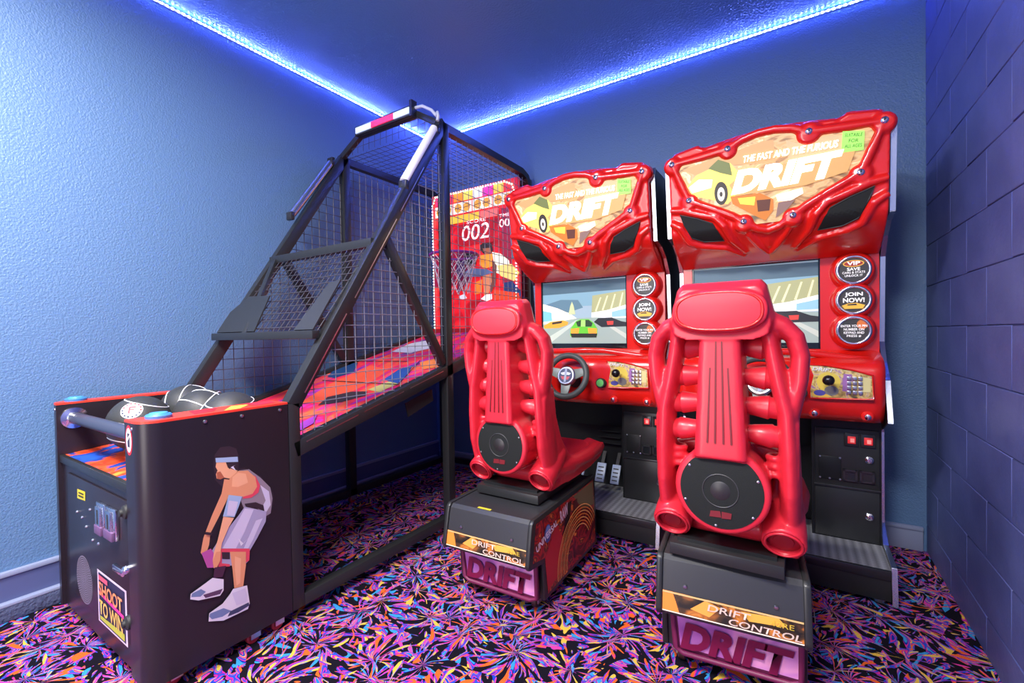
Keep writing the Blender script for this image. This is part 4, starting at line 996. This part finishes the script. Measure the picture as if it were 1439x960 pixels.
# ------------------------------------------------------------------ racing seats
def build_seat():
    st_ = thing('racing_chair', (0, 0, 0), 'red moulded racing chair on a black pedestal', 'chair', 'red racing chairs')
    seat, base = [], []
    mb = MB()
    # headrest
    hh = [(-.098, 1.186), (.098, 1.186), (.112, 1.17), (.132, 1.085), (.124, 1.05), (.09, 1.036), (-.09, 1.036), (-.124, 1.05), (-.132, 1.085), (-.112, 1.17)]
    n = len(hh)
    sec = [(-.045, .94, -.016), (-.02, 1, -.002), (.03, 1.0, .004), (.065, .9, -.01)]
    vs = []
    for y, k, dz in sec: vs += [V((x*k, y, 1.11+(z-1.11)*k+dz)) for x, z in hh]
    fs = [tuple(range(n)), tuple(reversed([3*n+i for i in range(n)]))]
    for a in range(3):
        for i in range(n): j = (i+1) % n; fs.append((a*n+j, a*n+i, (a+1)*n+i, (a+1)*n+j))
    mb.add(vs, fs)
    se_ = [(.118*math.copysign(abs(math.cos(t))**.75, math.cos(t)), .057*math.copysign(abs(math.sin(t))**.75, math.sin(t))) for t in [2*PI*i/36 for i in range(36)]]
    mb.prism([(x, -.062, 1.103+z) for x, z in se_], (0, .05, 0))
    for s in (-1, 1):
        mb.tube([(s*.112, .02, 1.07), (s*.124, .03, .99), (s*.138, .035, .91), (s*.155, .04, .83), (s*.160, .045, .73), (s*.162, .058, .62), (s*.162, .085, .52)], [.048, .052, .055, .058, .062, .066, .062], 16, up=(0, 1, 0), sc=(.42, 1))
        mb.tube([(s*.10, .015, 1.085), (s*.145, .02, 1.062), (s*.174, .025, 1.03), (s*.186, .03, .98), (s*.182, .032, .92), (s*.168, .036, .855), (s*.158, .04, .80)], [.040, .042, .040, .038, .038, .040, .038], 14, up=(0, 1, 0), sc=(.6, 1))
        # hip web
        mb.prism([(s*.150, y, z) for y, z in ((.13, .46), (.06, .56), (.01, .66), (.005, .80), (.085, .84), (.105, .72), (.15, .62), (.225, .535), (.34, .475), (.34, .43), (.05, .43))], (s*.034, 0, 0))
        # exhaust pipes
        mb.lathe((s*.145, .175, .558), (0, -.86, -.5), [(0, .045), (.06, .051), (.13, .055), (.168, .055), (.174, .050), (.168, .044), (.14, .042)], 32); mb.tube([(s*.145, .10, .500), (s*.15, .25, .480), (s*.15, .40, .465)], [.05, .045, .03], 14)
        mb.tube([(s*.165, .20, .50), (s*.176, .30, .492), (s*.180, .42, .492), (s*.168, .55, .495), (s*.10, .605, .50)], [.026, .030, .032, .032, .024], 12)
        for k in range(3): mb.torus((s*.132, .055, .655+.022*k), (0, 0, 1), .022, .0095, 18, 8)
    # spine
    vs = []
    for y, k in ((-.042, .8), (-.032, 1), (.11, 1.0)):
        vs += [V((x*k, y+(.0 if z > .9 else -.012), z)) for x, z in ((-.05, 1.06), (.05, 1.06), (.066, .70), (-.066, .70))]
    mb.add(vs, [(0, 3, 2, 1), (8, 9, 10, 11)]+[(a*4+i, a*4+(i+1) % 4, a*4+4+(i+1) % 4, a*4+4+i) for a in (0, 1) for i in range(4)])
    # lower back
    mb.prism([(x, .105, z) for x, z in ((-.155, .70), (-.08, .72), (.08, .72), (.155, .70), (.165, .62), (.172, .54), (.165, .47), (.12, .435), (-.12, .435), (-.165, .47), (-.172, .54), (-.165, .62))], (0, .06, 0))
    mb.tube([(-.13, .125, .478), (-.08, .11, .474), (.08, .11, .474), (.13, .125, .478)], .038, 14)
    mb.lathe((0, .14, .613), (0, -1, 0), [(0, .118), (.10, .118), (.14, .119), (.165, .122), (.174, .117), (.176, .1)], 44)
    # seat pan
    mb.prism([(-.185, y, z) for y, z in ((.15, .435), (.2, .426), (.42, .428), (.56, .448), (.62, .485), (.60, .512), (.50, .495), (.3, .468), (.2, .50), (.15, .56))], (.37, 0, 0))
    sh = mk_remesh('seat_shell', mb, 'red_seat', st_, .0045, 4); seat.append(sh)
    pad = mk('headrest_pad', MB().prism([(x*.86, -.0645, 1.103+z*.84) for x, z in se_], (0, .006, 0)), 'red_pad', st_, bevel=.002); seat.append(pad)
    mk('pad_rim', MB().tube([(x*.9, -.0625, 1.103+z*.88) for x, z in se_], .0035, 8, True, up=(0, 1, 0)), 'red_shell', pad, smooth=60)
    for x, z0 in ((-.026, .985), (-.009, 1.025), (.009, 1.025), (.026, .985)):
        seat.append(mk('spine_groove', MB().bar((x*.8, -.0424, z0), (x*1.15, -.0545, .745), .0045, .003, up=(0, -1, 0)), flat(110, 10, 22), st_))
    for s in (-1, 1):
        for i, z in enumerate((1.0, .918, .838, .760)):
            o_ = V((s*.035, .045, z+.004)); L_ = .085+.009*i
            seat.append(mk('back_tube', MB().lathe(o_, (s, 0, -.06), [(0, .022), (L_*.30, .024), (L_*.36, .026), (L_*.75, .033), (L_*.80, .029), (L_*1.25, .031)], 24), 'red_seat', st_, smooth=45))
        ex = mk('exhaust_ring', MB().torus((s*.145, .0265, .4715), (0, -.86, -.5), .044, .0038, 32, 8), 'red_seat', st_, smooth=60); seat.append(ex)
        mk('exhaust_mouth', MB().lathe((s*.145, .040, .4795), (0, -.86, -.5), [(0, .043), (.002, .04), (.003, .026), (.006, .024), (.0065, .001)], 28), flat(150, 20, 34), ex, smooth=40)
    gr = mk('speaker_grille', MB().lathe((0, -.033, .613), (0, -1, 0), [(0, .106), (.004, .105), (.0065, .08), (.0075, .001)], 48), 'grille', st_, smooth=60); seat.append(gr)
    mk('grille_ring', MB().torus((0, -.0405, .613), (0, -1, 0), .045, .0015, 40, 6), flat(55, 55, 55), gr)
    mk('speaker_dome', MB().lathe((0, -.040, .613), (0, -1, 0), [(0, .026), (.003, .02), (.0045, .001)], 24), flat(40, 38, 38, 0, .4), gr, smooth=60)
    picture('maker_badge', gr, [([(-.025, .555), (-.001, .557), (.002, .54), (-.028, .538)], flat(110, 22, 30)), ([(.003, .557), (.028, .556), (.026, .54), (.003, .538)], flat(110, 22, 30))], lambda x, z: V((x, -.0405, z)), (0, -1, 0), .0005)
    for k in range(6):
        a_ = 2*PI*k/6+.4; mk('screw', MB().lathe((.099*math.cos(a_), -.036, .613+.099*math.sin(a_)), (0, -1, 0), [(0, .004), (.003, .0035), (.0035, .001)], 8), 'steel', gr)
    sl = mk('slide_plate', MB().rng((-.148, .005, .386), (.148, .42, .421)), 'black_frame', st_, bevel=.003); seat.append(sl)
    mk('slide_rail', MB().rng((-.13, .03, .421), (.13, .40, .432)), 'black_box', sl)
    # pedestal (origin: its centre)
    SP = [(-.318, .352), (-.312, .372), (-.298, .384), (.29, .384), (.305, .372), (.325, .052), (-.222, .052), (-.235, .198), (-.335, .215), (-.343, .232)]
    bd_ = mk('pedestal', MB().prism([(-.178, y+(.008 if y < 0 else -.008), z-.006 if z > .3 else z) for y, z in SP], (.356, 0, 0)), 'grey_front', st_, smooth=25); base.append(bd_)
    for s in (-1, 1):
        sd = mk('side_plate', MB().prism([(s*.178, y, z) for y, z in SP], (s*.018, 0, 0)), 'black_frame', st_, bevel=.005); base.append(sd)
        xx = s*.1965
        ar = [(-.29, .35), (-.285, .365), (.28, .365), (.30, .07), (-.20, .07), (-.22, .215), (-.315, .235)]
        N_ = (s, 0, 0)
        T3 = lambda y, z: V((xx, y, z))
        shp = [(ar, MATS['flame_art']), ([(.05, .36), (.275, .36), (.28, .25), (.15, .27)], flat(120, 110, 70)), ([(-.22, .215), (-.12, .30), (-.05, .22), (-.10, .10), (-.2, .08)], flat(190, 35, 45)), ([(-.03, .35), (.03, .35), (-.02, .2), (-.06, .2)], flat(40, 14, 18)), ([(.05, .34), (.09, .34), (.06, .24), (.03, .25)], flat(90, 20, 24))]
        for k in range(7):
            ra = .10+.012*k; a0, a1 = .15*PI, 1.05*PI
            outer = [(.10+ra*1.25*math.cos(t), .10+ra*1.15*math.sin(t)) for t in [a0+(a1-a0)*i/20 for i in range(21)]]
            inner = [(.10+(ra+.004)*1.25*math.cos(t), .10+(ra+.004)*1.15*math.sin(t)) for t in [a1+(a0-a1)*i/20 for i in range(21)]]
            cl_ = [(max(-.20, min(.29, y)), max(.075, z)) for y, z in outer+inner]
            shp.append((cl_, flat(240, 150, 60) if k % 2 else flat(255, 200, 110)))
        shp += [(ell(-.20, .30, .028, .034), flat(70, 90, 150)), (ell(-.197, .305, .02, .024), flat(120, 150, 205))]
        ap = picture('side_print', sd, shp, T3, N_, .00025)
        ux = V((0, s, 0))
        text('UNIVERSAL', V((xx+s*.008, -.30 if s > 0 else -.12, .268 if s > 0 else .30)), (0, s*1, .22*s), (0, -.22*s*s, 1), .18, .026, flat(235, 230, 235), sd, bold=.02)
        text('RAW', V((xx+s*.008, -.095 if s > 0 else .02, .30)), (0, s*1, .2*s), (0, -.2, 1), .075, .05, flat(225, 200, 210), sd, bold=.04)
    # label strip, skirt
    def lf(x, z): t = (.352-z)/(.352-.232); return V((x, -.310-.025*t-.0015, z))
    LN = V((0, -1, -.2)).normalized()
    lab = picture('label_strip', bd_, [([(-.177, .232), (.177, .232), (.177, .284), (-.177, .284)], MATS['label_art']), ([(-.177, .232), (-.13, .232), (-.14, .26), (-.15, .284), (-.177, .284)], flat(235, 130, 45)), ([(-.10, .25), (-.06, .28), (-.02, .27), (-.05, .24)], flat(235, 150, 60)), ([(.03, .275), (.12, .28), (.14, .262), (.05, .255)], flat(215, 160, 60)), ([(-.177, .2795), (.177, .2795), (.177, .284), (-.177, .284)], flat(205, 170, 110)), ([(-.177, .230), (.177, .230), (.177, .233), (-.177, .233)], flat(235, 215, 190))], lf, LN, .0004)
    text('DRIFT', lf(-.055, .258)+LN*.004, (1, 0, 0), (0, -.2, 1), .11, .022, flat(238, 215, 195), lab, bold=.012, shear=.15)
    text('CONTROL', lf(.0, .2365)+LN*.004, (1, 0, 0), (0, -.2, 1), .172, .021, flat(238, 215, 195), lab, bold=.012, shear=.15)
    text('42RE', lf(.10, .261)+LN*.0045, (1, 0, 0), (0, -.2, 1), .055, .016, flat(230, 200, 70), lab, bold=.0)
    for x in (-.115, .115): mk('screw', MB().lathe(lf(x, .305), LN, [(0, .006), (.004, .005), (.005, .001)], 10), 'steel', bd_)
    sk = mk('skirt', MB().prism([(-.16, -.262, .205), (.178, -.262, .205), (.178, -.250, .062), (-.15, -.250, .062)], (0, .02, 0)), flat(90, 25, 60), st_); base.append(sk)
    skp = picture('skirt_panel', sk, [([(-.148, .205), (.176, .205), (.176, .078), (-.138, .078)], MATS['skirt_art'])], lambda x, z: V((x, -.2625+.012*(.205-z)/.143, z)), (0, -1, 0), .0006)
    text('DRIFT', V((-.138, -.2600, .080)), (1, 0, -.01), (0, -.08, 1), .30, .086, flat(120, 14, 60), sk, bold=.05, shear=.22)
    base.append(mk('skirt_rim', MB().tube([(-.16, -.258, .2), (-.152, -.256, .075), (-.13, -.256, .062), (.15, -.256, .062), (.178, -.256, .075), (.178, -.262, .2)], .008, 8, up=(0, 1, 0)), flat(110, 30, 70), st_, smooth=50))
    picture('yellow_tag', bd_, [([(-.06, -.29), (.0, -.29), (.0, -.276), (-.06, -.276)], flat(220, 200, 60))], lambda x, y: V((x, y, .379)), (0, 0, 1))
    for x in (-.14, .14):
        for y in (-.19, .28):
            c = mk('caster', MB().lathe((x-.012, y, .024), (1, 0, 0), [(0, .019), (.004, .024), (.02, .024), (.024, .019)], 18), flat(60, 30, 30), st_, smooth=40); base.append(c)
            mk('caster_fork', MB().rng((x-.017, y-.014, .02), (x+.017, y+.014, .054)), 'steel', c)
    endthing()
    for o_ in seat: o_['k'] = 's'
    for o_ in base: o_['k'] = 'b'
    return st_
def place_seat(st_, bc, rot, sc_, label):
    st_.location = (bc[0], bc[1], 0); st_['label'] = label
    for c in st_.children:
        if c['k'] == 's': c.location = (sc_[0]-bc[0], sc_[1]-bc[1], 0)
        else: c.rotation_euler = (0, 0, rot)
s1 = build_seat(); s2 = copy_tree(s1)
place_seat(s1, (-.202, 1.692), .094, (-.185, 1.37), 'red racing chair in front of the cabinet beside the block wall')
place_seat(s2, (-1.006, 1.671), .028, (-1.005, 1.50), 'red racing chair slid forward, on the pedestal beside the basketball cage')
for o_ in list(s1.children)+list(s2.children): del o_['k']
